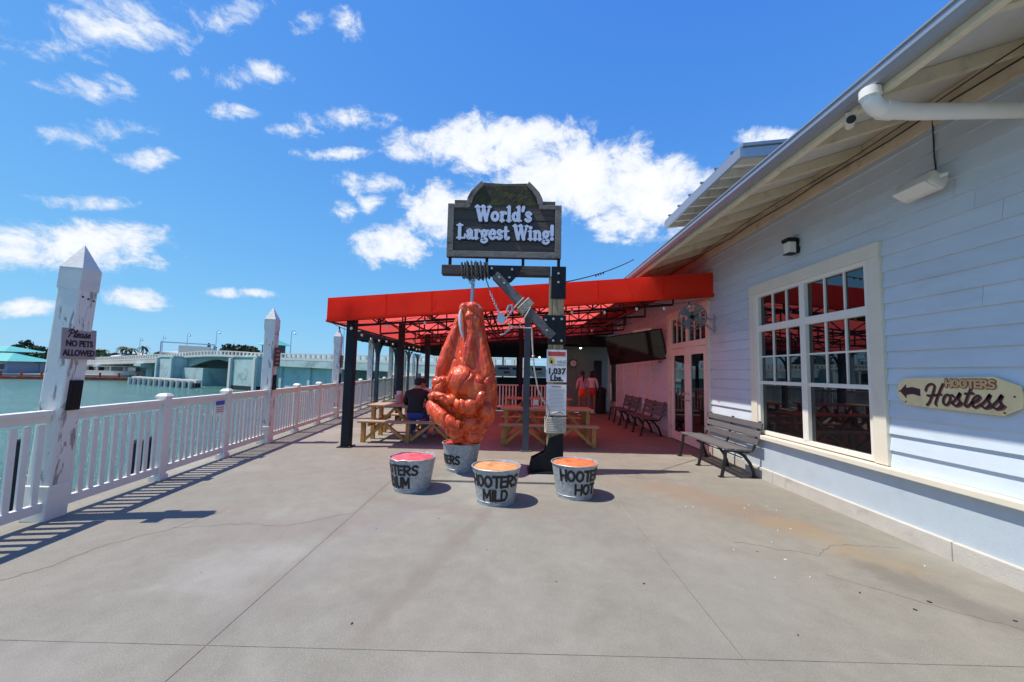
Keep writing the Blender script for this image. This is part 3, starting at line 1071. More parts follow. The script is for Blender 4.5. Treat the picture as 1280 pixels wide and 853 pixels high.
sg = thing('no_pets_sign', 'mauve sign on the nearest piling reading Please no pets allowed', 'sign', local((.122, -.02, 1.58), PILES[0]), RANG + pi / 2)
sg.rotation_euler.x = -.045
B().box((0, -.012, .15), (.36, .012, .31)).build('plate', M['plate_sign'], sg, bev=.003)
b = B()
write(b, 'Please', SCRIPT, lambda u, v, h: (u, -.018 - h, v), -.13, .215, .24, .075, .012, .001, shear=.25)
b.build('lettering', M['ink'], sg)
text_part(sg, 'lettering', 'NO PETS', M['ink'], .085, (0, -.0195, .125), (pi / 2, 0, 0), bold=.003, sx=.85)
text_part(sg, 'lettering', 'ALLOWED', M['ink'], .085, (0, -.0195, .03), (pi / 2, 0, 0), bold=.003, sx=.82)
for k in (1, 2):
    s2 = thing('maroon_sign', ['', 'maroon notice on the second piling', 'maroon notice on the third piling'][k], 'sign', local((.107, .05, 1.55), PILES[k]), RANG + pi / 2, 'maroon notices on pilings')
    B().box((0, -.012, .19), (.24, .012, .38)).build('plate', M['brown_sign'], s2, bev=.003)
    b = B()
    for i in range(4):
        b.box((0, -.0195, .06 + .085 * i), (.18 - .03 * (i % 2), .002, .035))
    b.build('lettering', M['plate_sign'], s2)
ns = thing('notice_sign', 'small white notice with blue header tied to the railing slats', 'sign', local((.03, 2.55, .0), PILES[0]), RANG)
B().box((.01, 0, .86), (.004, .24, .22)).build('plate', M['paper'], ns)
B().box((.0135, 0, .93), (.002, .23, .07)).build('header', M['banner_blue'], ns)
b = B()
for i in range(3):
    b.box((.0135, 0, .86 - .035 * i), (.002, .18, .015))
b.build('lettering', M['greyink'], ns)

# tarred mooring piles in the water, just outside the railing
MP = [(-5.75, 3.55, .62, .09, 'black mooring pile left of the nearest piling, partly behind slats'), (-6.1, 5.05, .55, -.07, 'thin leaning black mooring pile right of the nearest piling'),
      (-6.1, 6.55, .30, .05, 'short black mooring pile behind the first small railing post'), (-6.3, 6.95, .28, .1, 'short leaning black mooring pile behind the railing, beside its twin'),
      (-5.55, 3.75, .60, -.03, 'black mooring pile closest to the nearest piling, carrying a small sign')]
for x, y, z, ln, lab in MP:
    o = thing('mooring_pile', lab, 'pile', (x, y, WATER - 1), 0, 'black mooring piles beside the deck')
    b = B()
    b.tube([(0, 0, 0), (ln * .5, 0, (z - WATER + 1) * .5), (ln, 0, z - WATER + 1)], [.085, .08, .07], 10)
    b.build('shaft', M['oldpile'], o, True)
    b = B()
    b.cyl((ln, 0, z - WATER + .97), (ln, 0, z - WATER + 1.02), .078, .05, 10)
    b.build('cap', M['oldpile'], o, True)
ks = thing('dock_sign', 'small white sign on a mooring pile seen through the railing slats', 'sign', (-5.5, 3.62, .12), .35)
B().box((0, 0, 0), (.34, .012, .26)).build('plate', M['paper'], ks, bev=.003)
text_part(ks, 'lettering', 'Keep', M['ink'], .11, (0, -.008, .02), (pi / 2, 0, 0), bold=.002)
text_part(ks, 'lettering', 'Wait', M['ink'], .11, (0, -.008, -.1), (pi / 2, 0, 0), bold=.002)

# ================================================================== RESTAURANT BUILDING
bld = thing('restaurant_building', 'blue-grey clapboard restaurant with cream trim and deep eaves', 'building', (WALLX, 0, 0))
# local x = distance behind the wall face; y, z as in the world
YN, YF = -6.0, 16.6
WIN = (4.19, 6.54, .62, 3.02)          # outer trim y0,y1,z0,z1
DOOR = (7.92, 10.05, 0.02, 3.07)
B().span((.06, YN, -.3), (.30, 4.3, 4.6)).span((.06, 4.3, 2.9), (.30, 6.44, 4.6)).span((.06, 6.44, -.3), (.30, 8.02, 4.6)) \
    .span((.06, 8.02, 2.98), (.30, 9.95, 4.6)).span((.06, 9.95, -.3), (.30, YF, 4.6)).span((.06, 4.3, -.3), (.30, 6.44, .66)) \
    .build('wall', M['siding'], bld)
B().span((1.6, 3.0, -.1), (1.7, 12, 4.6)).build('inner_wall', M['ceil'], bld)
EXPO = .168
zs = []
z = .665
while z < 3.92:
    zs.append(z)
    z += EXPO


def board(y0, y1, z, h=EXPO):
    b = B()
    h = min(h, 3.95 - z)
    pts = [(-.030, z), (.06, z), (.06, z + h), (-.004, z + h)]
    b.prism(pts, lambda u, v: (u, y0, v), lambda u, v: (u, y1, v))
    b.build('siding_board', M['siding'], bld)


def course(y0, y1, z):
    """one course, broken into boards with staggered butt joints"""
    cuts = [y0]
    y = y0 + random.uniform(2.4, 4.8)
    while y < y1 - .8:
        cuts.append(y)
        y += random.uniform(3.8, 4.9)
    cuts.append(y1)
    for a, e in zip(cuts, cuts[1:]):
        board(a + .0015, e - .0015, z)


for z in zs:
    zt = z + EXPO
    wy = zt > WIN[2] and z < WIN[3] - .02
    dy_ = z < DOOR[3] - .02
    if wy and dy_:
        course(YN, WIN[0], z)
        course(WIN[1], DOOR[0], z)
        course(DOOR[1], YF, z)
    elif wy:
        course(YN, WIN[0], z)
        course(WIN[1], YF, z)
    else:
        course(YN, YF, z)
for z in (.665 - EXPO, .665 - 2 * EXPO, .665 - 3 * EXPO):
    course(6.72, DOOR[0], z)
    course(DOOR[1], YF, z)
# lower stucco skirt, ledge, plinth
B().span((-.05, YN, .10), (.06, 6.70, .60)).build('stucco_skirt', M['stucco'], bld, bev=.006)
B().span((-.12, YN, .60), (.06, 6.72, .662)).build('ledge', M['trim'], bld, bev=.008)
yq = YN
while yq < 6.7:
    ye = min(yq + 2.4, 6.7)
    B().span((-.085, yq + .003, -.01), (.06, ye - .003, .165)).build('plinth', M['plinth'], bld, bev=.008)
    yq = ye
B().span((-.03, 6.7, -.01), (.06, DOOR[0], .155)).build('plinth', M['plinth'], bld, bev=.006)
B().span((-.03, DOOR[1], -.01), (.06, YF, .155)).build('plinth', M['plinth'], bld, bev=.006)
# vertical battens seen on the shaded wall
for y in (11.35, 12.65, 14.2):
    B().span((-.034, y - .05, .17), (-.002, y + .05, 3.3)).build('batten', M['trim'], bld)

# window -----------------------------------------------------------
win = B()
y0, y1, z0, z1 = WIN
TW = .155
win.span((-.055, y0, z0 + .05), (.03, y0 + TW, z1 - TW)).span((-.055, y1 - TW, z0 + .05), (.03, y1, z1 - TW))
win.span((-.06, y0 - .0, z1 - TW), (.03, y1 + .0, z1))
window = win.build('window', M['trim'], bld, bev=.006)
fy0, fy1, fz0, fz1 = y0 + TW, y1 - TW, z0 + .055, z1 - TW
fr = B()
FT = .055
fr.span((-.035, fy0, fz0), (.05, fy0 + FT, fz1)).span((-.035, fy1 - FT, fz0), (.05, fy1, fz1))
fr.span((-.034, fy0 + FT, fz0), (.05, fy1 - FT, fz0 + FT)).span((-.034, fy0 + FT, fz1 - FT), (.05, fy1 - FT, fz1))
my = (fy0 + fy1) / 2
fr.span((-.036, my - .05, fz0 + FT), (.05, my + .05, fz1 - FT))
TZ = fz0 + (fz1 - fz0) * .745
fr.span((-.033, fy0 + FT, TZ - .05), (.05, my - .05, TZ + .05)).span((-.033, my + .05, TZ - .05), (.05, fy1 - FT, TZ + .05))
MZ = fz0 + (fz1 - fz0) * .36
fr.span((-.02, fy0 + FT, MZ - .025), (.045, my - .05, MZ + .025)).span((-.02, my + .05, MZ - .025), (.045, fy1 - FT, MZ + .025))
fr.build('frame', M['white'], window, bev=.004)
for ya, yb in ((fy0 + FT, my - .05), (my + .05, fy1 - FT)):
    W3 = (yb - ya) / 3
    mt = B()
    for k in (1, 2):
        mt.span((-.004, ya + W3 * k - .011, TZ + .05), (.026, ya + W3 * k + .011, fz1 - FT))
        mt.span((-.004, ya + W3 * k - .011, MZ + .025), (.026, ya + W3 * k + .011, TZ - .05))
    zm = (MZ + TZ) / 2 - .02
    for k in range(3):
        mt.span((-.003, ya + W3 * k + (.011 if k else 0), zm - .011), (.025, ya + W3 * (k + 1) - (.011 if k < 2 else 0), zm + .011))
    mt.build('muntin', M['white'], window)

    def pane(a, e, c_, d):
        tlt = random.uniform(-.004, .004)
        B().prism([(a, c_), (e, c_), (e, d), (a, d)], lambda u, v: (.03 + tlt * (u - a), u, v), lambda u, v: (.016 + tlt * (u - a), u, v)).build('pane', M['glass'], window)
    for k in range(3):
        pane(ya + W3 * k, ya + W3 * (k + 1), TZ + .03, fz1 - .03)
        pane(ya + W3 * k, ya + W3 * (k + 1), zm, TZ - .03)
        pane(ya + W3 * k, ya + W3 * (k + 1), MZ + .01, zm)
    pane(ya, yb, fz0 + .03, MZ - .01)

# double door --------------------------------------------------------
y0, y1, z0, z1 = DOOR
dr = B()
TW = .13
dr.span((-.055, y0, z0), (.03, y0 + TW, z1 - TW)).span((-.055, y1 - TW, z0), (.03, y1, z1 - TW)).span((-.06, y0, z1 - TW), (.03, y1, z1))
doorway = dr.build('door_surround', M['trim'], bld, bev=.006)
iy0, iy1 = y0 + TW, y1 - TW
TH = 2.18
b = B()
b.span((-.03, iy0, TH), (.04, iy1, TH + .13)).span((-.03, iy0, z1 - TW - .06), (.04, iy1, z1 - TW))
md_ = (iy0 + iy1) / 2
b.span((-.029, md_ - .06, TH + .13), (.04, md_ + .06, z1 - TW - .06)).span((-.029, iy0, TH + .13), (.04, iy0 + .06, z1 - TW - .06)).span((-.029, iy1 - .06, TH + .13), (.04, iy1, z1 - TW - .06))
b.build('transom_frame', M['white'], doorway, bev=.004)
for a, e in ((iy0 + .06, md_ - .06), (md_ + .06, iy1 - .06)):
    W3 = (e - a) / 3
    for k in range(3):
        B().span((.012, a + W3 * k + .01, TH + .13), (.024, a + W3 * (k + 1) - .01, z1 - TW - .06)).build('pane', M['glass'], doorway)
        if k:
            B().span((-.01, a + W3 * k - .01, TH + .13), (.03, a + W3 * k + .01, z1 - TW - .06)).build('muntin', M['white'], doorway)
for sgn, (a, e) in ((-1, (iy0 + .01, md_ - .004)), (1, (md_ + .004, iy1 - .01))):
    leaf = B()
    st = .16
    leaf.span((-.02, a, .03), (.03, a + st, TH - .01)).span((-.02, e - st, .03), (.03, e, TH - .01))
    leaf.span((-.019, a + st, .03), (.03, e - st, .22)).span((-.019, a + st, TH - .17), (.03, e - st, TH - .01))
    lf = leaf.build('door', M['white'], bld, bev=.004)
    B().span((.0, a + st - .01, .21), (.014, e - st + .01, TH - .16)).build('pane', M['glass'], lf)
    hy = (e - .07) if sgn < 0 else (a + .07)
    hb = B()
    hb.cyl((-.02, hy, 1.0), (-.075, hy, 1.0), .012).cyl((-.07, hy, 1.0), (-.07, hy + .10 * sgn, 1.0), .011).cyl((-.02, hy, 1.14), (-.04, hy, 1.14), .025)
    hb.build('handle', M['bolt'], lf, True)
    for zz in (.3, 1.1, 1.95):
        yy = iy0 if sgn < 0 else iy1
        B().cyl((-.03, yy, zz - .05), (-.03, yy, zz + .05), .012).build('hinge', M['bolt'], lf)

# eaves ------------------------------------------------------------
EX, EZ, SL = -1.27, 3.655, .34        # eave edge (local x), its underside height, slope
zr = lambda x: EZ + (x - EX) * SL
B().span((-.03, YN, 3.93), (.06, YF + .2, 4.082)).build('frieze_board', M['soffit'], bld, bev=.006)
rz0, rz1 = YN, 22.0
rf = B()
rf.prism([(EX - .04, zr(EX - .04) + .135), (3.2, zr(3.2) + .135), (3.2, zr(3.2) + .165), (EX - .04, zr(EX - .04) + .165)], lambda u, v: (u, rz0, v), lambda u, v: (u, rz1, v))
roof = rf.build('roof', M['roof'], bld)
yy = rz0 + .2
while yy < 21:
    B().prism([(EX - .045, zr(EX - .045) + .165), (3.2, zr(3.2) + .165), (3.2, zr(3.2) + .19), (EX - .045, zr(EX - .045) + .19)], lambda u, v: (u, yy - .012, v), lambda u, v: (u, yy + .012, v)).build('roof_seam', M['roof'], roof)
    yy += .45
ys = [YN + .1]
RAF = [2.93 - .74 * k for k in range(1, 12)][::-1] + [2.93 + .74 * k for k in range(0, 22)]
RAF = [y for y in RAF if YN + .1 < y < 16]
for y in RAF:
    b = B()
    b.prism([(EX + .04, zr(EX + .04)), (.10, zr(.10)), (.10, zr(.10) + .115), (EX + .04, zr(EX + .04) + .115)], lambda u, v: (u, y - .032, v), lambda u, v: (u, y + .032, v))
    b.build('rafter', M['soffit'], roof, bev=.004)
for a, e in zip(RAF, RAF[1:]):
    B().prism([(EX + .04, zr(EX + .04) + .117), (.08, zr(.08) + .117), (.08, zr(.08) + .130), (EX + .04, zr(EX + .04) + .130)], lambda u, v: (u, a + .002, v), lambda u, v: (u, e - .002, v)).build('soffit_panel', M['soffit_panel'], roof)
    B().span((.0, a + .033, 4.08), (.05, e - .033, 4.20)).build('blocking', M['soffit'], roof)
B().span((EX - .005, YN, EZ - .03), (EX + .045, 16.2, EZ + .125)).build('fascia', M['soffit'], roof, bev=.004)
gt = B()
gp = [(EX - .005, EZ + .12), (EX - .005, EZ + .015), (EX - .075, EZ + .015), (EX - .10, EZ + .06), (EX - .10, EZ + .105), (EX - .112, EZ + .108), (EX - .112, EZ + .122), (EX - .09, EZ + .122), (EX - .088, EZ + .065), (EX - .068, EZ + .027), (EX - .015, EZ + .027), (EX - .015, EZ + .12)]
gt.prism(gp, lambda u, v: (u, YN, v), lambda u, v: (u, 16.2, v))
gt.build('gutter', M['gutter'], roof)
# drain pipe from the gutter to the wall
px, py = EX - .06, 2.80
pipe = B()
arc = [(px, py, EZ + .02), (px, py, EZ - .03)]
for k in range(1, 9):
    t = k / 8 * pi / 2
    arc.append((px + .10 * (1 - cos(t)), py + .015 * (1 - cos(t)), EZ - .03 - .10 * sin(t)))
arc += [(px + .35, py + .05, EZ - .115), (.02, py + .14, EZ - .02)]
pipe.tube(arc, .058, 16)
dp = pipe.build('drain_pipe', M['pvc'], bld, True)
B().cyl((px, py, EZ + .01), (px, py, EZ - .05), .066, n=16).build('coupling', M['pvc'], dp, True)
B().tube([(px + .09, py + .013, EZ - .129), (px + .13, py + .018, EZ - .128), (px + .18, py + .025, EZ - .126)], .066, 16).build('coupling', M['pvc'], dp, True)

# raised lantern roof above the main roof
cu = B()
CX, CZ, cy0, cy1 = -.25, 5.14, 6.30, 9.6
cr_ = lambda x: CZ + (x - CX) * .12
cu.prism([(CX, cr_(CX) + .15), (2.2, cr_(2.2) + .15), (2.2, cr_(2.2) + .20), (CX, cr_(CX) + .20)], lambda u, v: (u, cy0 - .04, v), lambda u, v: (u, cy1 + .04, v))
cup = cu.build('lantern_roof', M['roof'], bld)
B().span((CX - .03, cy0, CZ - .02), (CX + .02, cy1, CZ + .15)).build('fascia', M['gutter'], cup)
B().prism([(CX + .02, cr_(CX) - .02), (2.2, cr_(2.2) - .02), (2.2, cr_(2.2) + .14), (CX + .02, cr_(CX) + .14)], lambda u, v: (u, cy0, v), lambda u, v: (u, cy0 + .05, v)).build('barge_board', M['gutter'], cup)
y = cy0 + .35
while y < cy1:
    B().prism([(CX + .03, cr_(CX) + .0), (1.1, cr_(1.1)), (1.1, cr_(1.1) + .145), (CX + .03, cr_(CX) + .145)], lambda u, v: (u, y - .03, v), lambda u, v: (u, y + .03, v)).build('rafter', M['soffit'], cup)
    y += .42
B().prism([(CX + .03, cr_(CX) + .146), (1.3, cr_(1.3) + .146), (1.3, cr_(1.3) + .149), (CX + .03, cr_(CX) + .149)], lambda u, v: (u, cy0 + .06, v), lambda u, v: (u, cy1, v)).build('soffit_panel', M['soffit_panel'], cup)
B().span((.75, cy0 + .4, 4.5), (.85, cy1 - .3, 5.7)).build('lantern_wall', M['siding'], cup)
for k in range(6):
    yv = cy0 + .3 + .55 * k
    B().prism([(CX - .03, cr_(CX) + .20), (2.2, cr_(2.2) + .20), (2.2, cr_(2.2) + .24), (CX - .03, cr_(CX) + .24)], lambda u, v: (u, yv - .012, v), lambda u, v: (u, yv + .012, v)).build('roof_seam', M['roof'], cup)

# return wall at the far end of the covered area
B().span((-1.75, 17.3, -.1), (.3, 17.5, 3.6)).build('return_wall', M['green_wall'], bld)
B().span((-1.2, 17.27, .02), (-.55, 17.30, 2.15)).build('service_door', M['green_wall'], bld, bev=.004)
B().span((-.45, 17.28, 1.0), (-.12, 17.30, 2.1)).build('service_window', M['darkwin'], bld)
B().span((-.055, 15.0, .3), (-.005, 15.9, 2.5)).build('window', M['trim'], bld, bev=.004)
B().span((-.075, 15.12, .5), (-.055, 15.78, 2.35)).build('pane', M['glass'], bld)

ck = thing('wall_clock', 'round dark-rimmed clock on the far sage wall', 'clock', (2.55, 17.26, 1.95))
b = B()
b.cyl((0, 0, 0), (0, -.05, 0), .17, n=24)
b.build('rim', M['black'], ck)
b = B()
b.cyl((0, -.051, 0), (0, -.055, 0), .14, n=24)
b.build('face', M['paper'], ck)
B().bar((0, -.058, 0), (.07, -.058, .03), .008, .012).bar((0, -.058, 0), (-.02, -.058, .10), .008, .012).build('hands', M['ink'], ck)
# cables along the frieze
b = B()
pts = [(-.06, YN + .5 * k, 4.03 + .012 * sin(2.1 * k)) for k in range(0, 36)]
b.tube(pts, .008, 6)
b.tube([(-.25 - .02 * sin(k), YN + .6 * k, zr(-.25) - .02 + .01 * cos(1.3 * k)) for k in range(0, 24)], .006, 6)
b.build('cable', M['cable'], bld)

# ------------------------------------------------------------------ things on the wall
fl = thing('flood_light', 'cream rectangular flood light hanging on the siding under the drain pipe', 'light', (WALLX - .03, 3.62, 3.34))
R = Matrix.Rotation(radians(-12), 3, 'Y') @ Matrix.Rotation(radians(0), 3, 'X')
b = B()
b.box((-.13, 0, 0), (.17, .36, .13), Matrix.Rotation(radians(28), 3, 'Y'))
b.build('housing', M['floodglass'], fl, bev=.03)
B().box((-.19, 0, -.045), (.13, .31, .012), Matrix.Rotation(radians(28), 3, 'Y')).build('lens', M['lampglass'], fl, bev=.004)
b = B()
b.cyl((.03, -.05, .03), (-.06, -.05, .03), .035).tube([(-.04, -.05, .03), (-.06, -.16, .04), (-.10, -.20, .03), (-.14, -.18, .02)], .018, 8)
b.build('bracket', M['pvc'], fl, True)
B().tube([(-.02, -.05, .06), (.0, -.02, .3), (.005, -.02, .72)], .007, 6).build('cable', M['cable'], fl)

wl_ = thing('wall_lamp', 'small black wall lamp with square glass above the window', 'lamp', (WALLX - .02, 5.45, 3.36))
B().box((-.02, 0, .0), (.04, .14, .20)).build('back_plate', M['black'], wl_, bev=.006)
B().box((-.09, 0, .085), (.14, .15, .05)).build('hood', M['black'], wl_, bev=.01)
B().box((-.09, 0, -.02), (.105, .115, .16)).build('glass', M['lampglass'], wl_, bev=.012)
B().box((-.09, 0, -.105), (.115, .125, .012)).build('base_ring', M['black'], wl_)

sc = thing('security_camera', 'white bullet security camera under the eave beside the drain pipe', 'camera', (2.69, 3.13, EZ + .045))
B().cyl((.03, .02, .03), (-.005, 0, -.05), .02).build('mount', M['pvc'], sc, True)
b = B()
b.cyl((.06, .07, -.045), (-.06, -.09, -.10), .034, n=14)
b.build('body', M['white'], sc, True)
B().cyl((-.06, -.09, -.10), (-.066, -.098, -.103), .031, n=14).build('lens', M['ink'], sc, True)
B().box((-.005, -.02, -.044), (.07, .2, .006), Matrix.Rotation(radians(-37), 3, 'Z')).build('visor', M['white'], sc)

hs = thing('hostess_sign', 'cream sign board on the siding reading Hostess with a dark arrow', 'sign', (WALLX - .03, 3.06, 1.44))
# local: u runs from the far (left) end at y=1.02 to the near end at y=0
P = lambda u, v, h: (-.022 - h, 1.0 - u, v)
b = B()
ol = [(0, .0), (.03, .085), (.10, .13), (.82, .155), (.985, .085), (1.0, -.0), (.985, -.085), (.86, -.155), (.10, -.13), (.02, -.06)]
b.prism(ol[::-1], lambda u, v: P(u, v, -.018), lambda u, v: P(u, v, 0))
b.build('board', M['hostess'], hs, bev=.003)
b = B()
ar = [(.035, .0), (.10, .07), (.10, .035), (.16, .045), (.235, .028), (.235, -.040), (.16, -.022), (.10, -.035), (.10, -.07)]
b.prism(ar[::-1], lambda u, v: P(u, v, .0003), lambda u, v: P(u, v, .002))
b.build('arrow', M['plum'], hs)
for off, m_, t in ((.008, 'rust', .001), (0, 'plum', .003)):
    b = B()
    write(b, 'Hostess', SCRIPT, lambda u, v, h: P(u + off, v - off, h + t - .001), .27, -.105, .60, .185, .017, .001, shear=.25, dt=.0002)
    b.build('lettering', M[m_], hs)
for gw, m_, t in ((.014, 'rust', .0045), (0, 'tan', .0075)):
    b = B()
    write(b, 'HOOTERS', CAPS, lambda u, v, h: P(u, v, h + t - .001), .47, .06, .37, .062, .016, .001, grow=gw, dt=.0002)
    b.build('lettering', M[m_], hs)
for u, v in ((.03, 0), (.09, -.10), (.88, -.13), (.95, .0)):
    B().cyl(P(u, v, 0), P(u, v, .004), .007, n=8).build('screw', M['iron'], hs)

rs = tag(B().box((WALLX - .032, 10.62, 1.92), (.012, .17, .13)).build('red_sticker', M['orange'], bev=.01), 'small red sticker on the shaded siding left of the double door', 'sticker')

tv = thing('wall_television', 'large flat black television tilted down on the shaded wall', 'television', (3.22, 10.68, 2.26))
TR = Matrix.Rotation(radians(-37), 3, 'Z') @ Matrix.Rotation(radians(-6.5), 3, 'Y') @ Matrix.Rotation(radians(14), 3, 'X')
b = B()
b.box(TR @ Vector((0, 0, 0)), (1.56, .05, .80), TR)
b.build('bezel', M['black'], tv, bev=.006)
B().box(TR @ Vector((0, -.0265, .0)), (1.50, .004, .74), TR).build('screen', M['screen'], tv)
B().bar(TR @ Vector((.1, .03, 0)), (.66, .15, .05), .06, .06).bar(TR @ Vector((.3, .03, .1)), (.66, .0, .05), .05, .05).build('bracket', M['black'], tv)
B().box(TR @ Vector((.3, -.01, .43)), (.5, .10, .05), TR).build('sound_bar', M['trim'], tv, bev=.006)

fan = thing('wall_fan', 'grey wire-cage wall fan on a bracket above the double door', 'fan', (WALLX - .03, 7.72, 2.62))
fc = Vector((-.56, -.30, .02))
fd = Vector((-.45, -.8, -.25)).normalized()
fa = fd.orthogonal().normalized()
fb = fd.cross(fa)
b = B()
for rr, off in ((.245, 0), (.235, .05), (.235, -.05), (.16, .075), (.16, -.075), (.08, .085)):
    b.tube([fc + fd * off + (fa * cos(2 * pi * k / 24) + fb * sin(2 * pi * k / 24)) * rr for k in range(25)], .005 if off else .008, 5)
for k in range(20):
    a = fa * cos(2 * pi * k / 20) + fb * sin(2 * pi * k / 20)
    b.tube([fc + fd * .085 + a * .04, fc + fd * .075 + a * .16, fc + fd * .05 + a * .235, fc + a * .245, fc - fd * .05 + a * .235, fc - fd * .075 + a * .16], .0028, 4)
b.build('cage', M['galv_dark'], fan)
for k in range(4):
    a = fa * cos(pi / 2 * k + .3) + fb * sin(pi / 2 * k + .3)
    t = fd.cross(a)
    v = [fc + a * .04 + t * .03 + fd * .015, fc + a * .04 - t * .03 - fd * .015, fc + a * .21 - t * .085 - fd * .03, fc + a * .22 + t * .06 + fd * .03]
    nb = B()
    nb.add(v + [p - fd * .003 for p in v], [(0, 1, 2, 3), (7, 6, 5, 4), (0, 4, 5, 1), (1, 5, 6, 2), (2, 6, 7, 3), (3, 7, 4, 0)])
    nb.build('blade', M['galv_dark'], fan)
B().cyl(fc - fd * .08, fc - fd * .30, .085, .07, 14).build('motor', M['black'], fan, True)
B().bar((0, 0, -.25), (0, 0, .12), .05, .03).bar((0, 0, .0), fc - fd * .28, .035, .035).bar((0, 0, -.22), fc - fd * .26, .025, .025).build('bracket', M['galv'], fan)

# ================================================================== AWNING
AX0, AX1, AY0, AY1 = -3.68, WALLX - .03, 7.75, 15.6
az = lambda x: 2.91 + (x - AX0) * (.66 / 7.55)
aw = thing('red_awning', 'big red fabric awning on dark posts spanning deck to restaurant wall', 'awning', (0, 0, 0))
NX, NY = 40, 40
b = B()
vs, fs = [], []
for j in range(NY + 1):
    for i in range(NX + 1):
        x = AX0 + (AX1 - AX0) * i / NX
        y = AY0 + (AY1 - AY0) * j / NY
        sag = -.025 * abs(sin(pi * (y - AY0) / ((AY1 - AY0) / 4))) - .008 * abs(sin(pi * (x - AX0) / 1.25))
        vs.append((x, y, az(x) + sag + .002))
for j in range(NY):
    for i in range(NX):
        a = j * (NX + 1) + i
        fs.append((a, a + 1, a + NX + 2, a + NX + 1))
b.add(vs, fs)
b.build('roof_fabric', M['awning'], aw, True, norm=False)


def valance(p0, p1, n, name='valance', amp=.012):
    vs, fs = [], []
    p0, p1 = Vector(p0), Vector(p1)
    d = (p1 - p0)
    nr = Vector((d.y, -d.x, 0)).normalized()
    for i in range(n + 1):
        t = i / n
        p = p0 + d * t
        for k in range(5):
            q = k / 4
            w = amp * q * (noise.noise(Vector((t * 9, k * .2, p0.y))) * 1.5)
            vs.append((p.x + nr.x * w, p.y + nr.y * w, az(p.x) - .475 * q + (.006 * noise.noise(Vector((t * 14, 3, 1))) if k == 4 else 0)))
    for i in range(n):
        for k in range(4):
            a = i * 5 + k
            fs.append((a, a + 5, a + 6, a + 1))
    B().add(vs, fs).build(name, M['awning'], aw, True, norm=False)


valance((AX0, AY0, 0), (AX1, AY0, 0), 90, 'valance', .03)
valance((AX0, AY1, 0), (AX0, AY0, 0), 60)
valance((AX1, AY1, 0), (AX0, AY1, 0), 30)
hem = [(AX0, az(AX0) - .478), (AX1, az(AX1) - .478), (AX1, az(AX1) - .430), (AX0, az(AX0) - .430)]
B().prism(hem, lambda u, v: (u, AY0 - .030, v), lambda u, v: (u, AY0 - .033, v)).build('hem', M['awning'], aw)
for k in range(1, 7):
    xs_ = AX0 + (AX1 - AX0) * k / 7 + .11 * sin(k * 2.3)
    sm_ = [(xs_ - .014, az(xs_) - .43), (xs_ + .014, az(xs_) - .43), (xs_ + .014, az(xs_) - .005), (xs_ - .014, az(xs_) - .005)]
    B().prism(sm_, lambda u, v: (u, AY0 - .020, v), lambda u, v: (u, AY0 - .023, v)).build('seam', M['awning'], aw)
b = B()
e0 = .03
b.bar((AX0, AY0 + e0, az(AX0) - .46), (AX1, AY0 + e0, az(AX1) - .46), .035, .035)
b.bar((AX0 + e0, AY0, az(AX0) - .46), (AX0 + e0, AY1, az(AX0) - .46), .035, .035)
b.bar((AX0 + e0, AY0 + .05, az(AX0) - .05), (AX0 + e0, AY1, az(AX0) - .05), .035, .035)
b.bar((AX0, AY1 - e0, az(AX0) - .46), (AX1, AY1 - e0, az(AX1) - .46), .035, .035)
b.build('edge_frame', M['black'], aw)
for n_, y in enumerate((8.35, 10.15, 11.95, 13.75, 15.3)):
    t = B()
    xa, xb = AX0 + .25, AX1 - (.55 if n_ < 3 else .1)
    t.bar((xa, y, az(xa) - .06), (xb, y, az(xb) - .06), .045, .045)
    t.bar((xa, y, az(xa) - .50), (xb, y, az(xb) - .50), .045, .045)
    N = 12
    for k in range(N + 1):
        x = xa + (xb - xa) * k / N
        t.bar((x, y, az(x) - .48), (x, y, az(x) - .06), .03, .03)
        if k < N:
            x2 = xa + (xb - xa) * (k + 1) / N
            if k % 2:
                t.bar((x, y, az(x) - .48), (x2, y, az(x2) - .08), .024, .024)
            else:
                t.bar((x, y, az(x) - .08), (x2, y, az(x2) - .48), .024, .024)
    t.build('truss', M['black'], aw)
for x in (-2.2, -.6, 1.0, 2.6):
    t = B()
    t.bar((x, AY0 + .1, az(x) - .10), (x, AY1 - .1, az(x) - .10), .045, .045)
    t.bar((x, 8.35, az(x) - .52), (x, 15.3, az(x) - .52), .035, .035)
    t.build('purlin', M['black'], aw)
for x, y, m_, w in ((-3.27, 8.0, 'post', .17), (-3.27, 11.55, 'post', .16), (-3.27, 15.1, 'post', .16), (.26, 8.0, 'bluepost', .125), (.26, 15.1, 'post', .14)):
    b = B()
    b.box((x, y, (az(x) - .05) / 2), (w, w, az(x) - .05))
    p = b.build('post', M[m_], aw, bev=.008)
    B().box((x, y, .008), (w + .10, w + .10, .016)).build('base_plate', M[m_], p)
    for sx in (-1, 1):
        for sy in (-1, 1):
            B().cyl((x + sx * (w / 2 + .028), y + sy * (w / 2 + .028), .016), (x + sx * (w / 2 + .028), y + sy * (w / 2 + .028), .03), .012, n=6).build('bolt', M['bolt'], p)
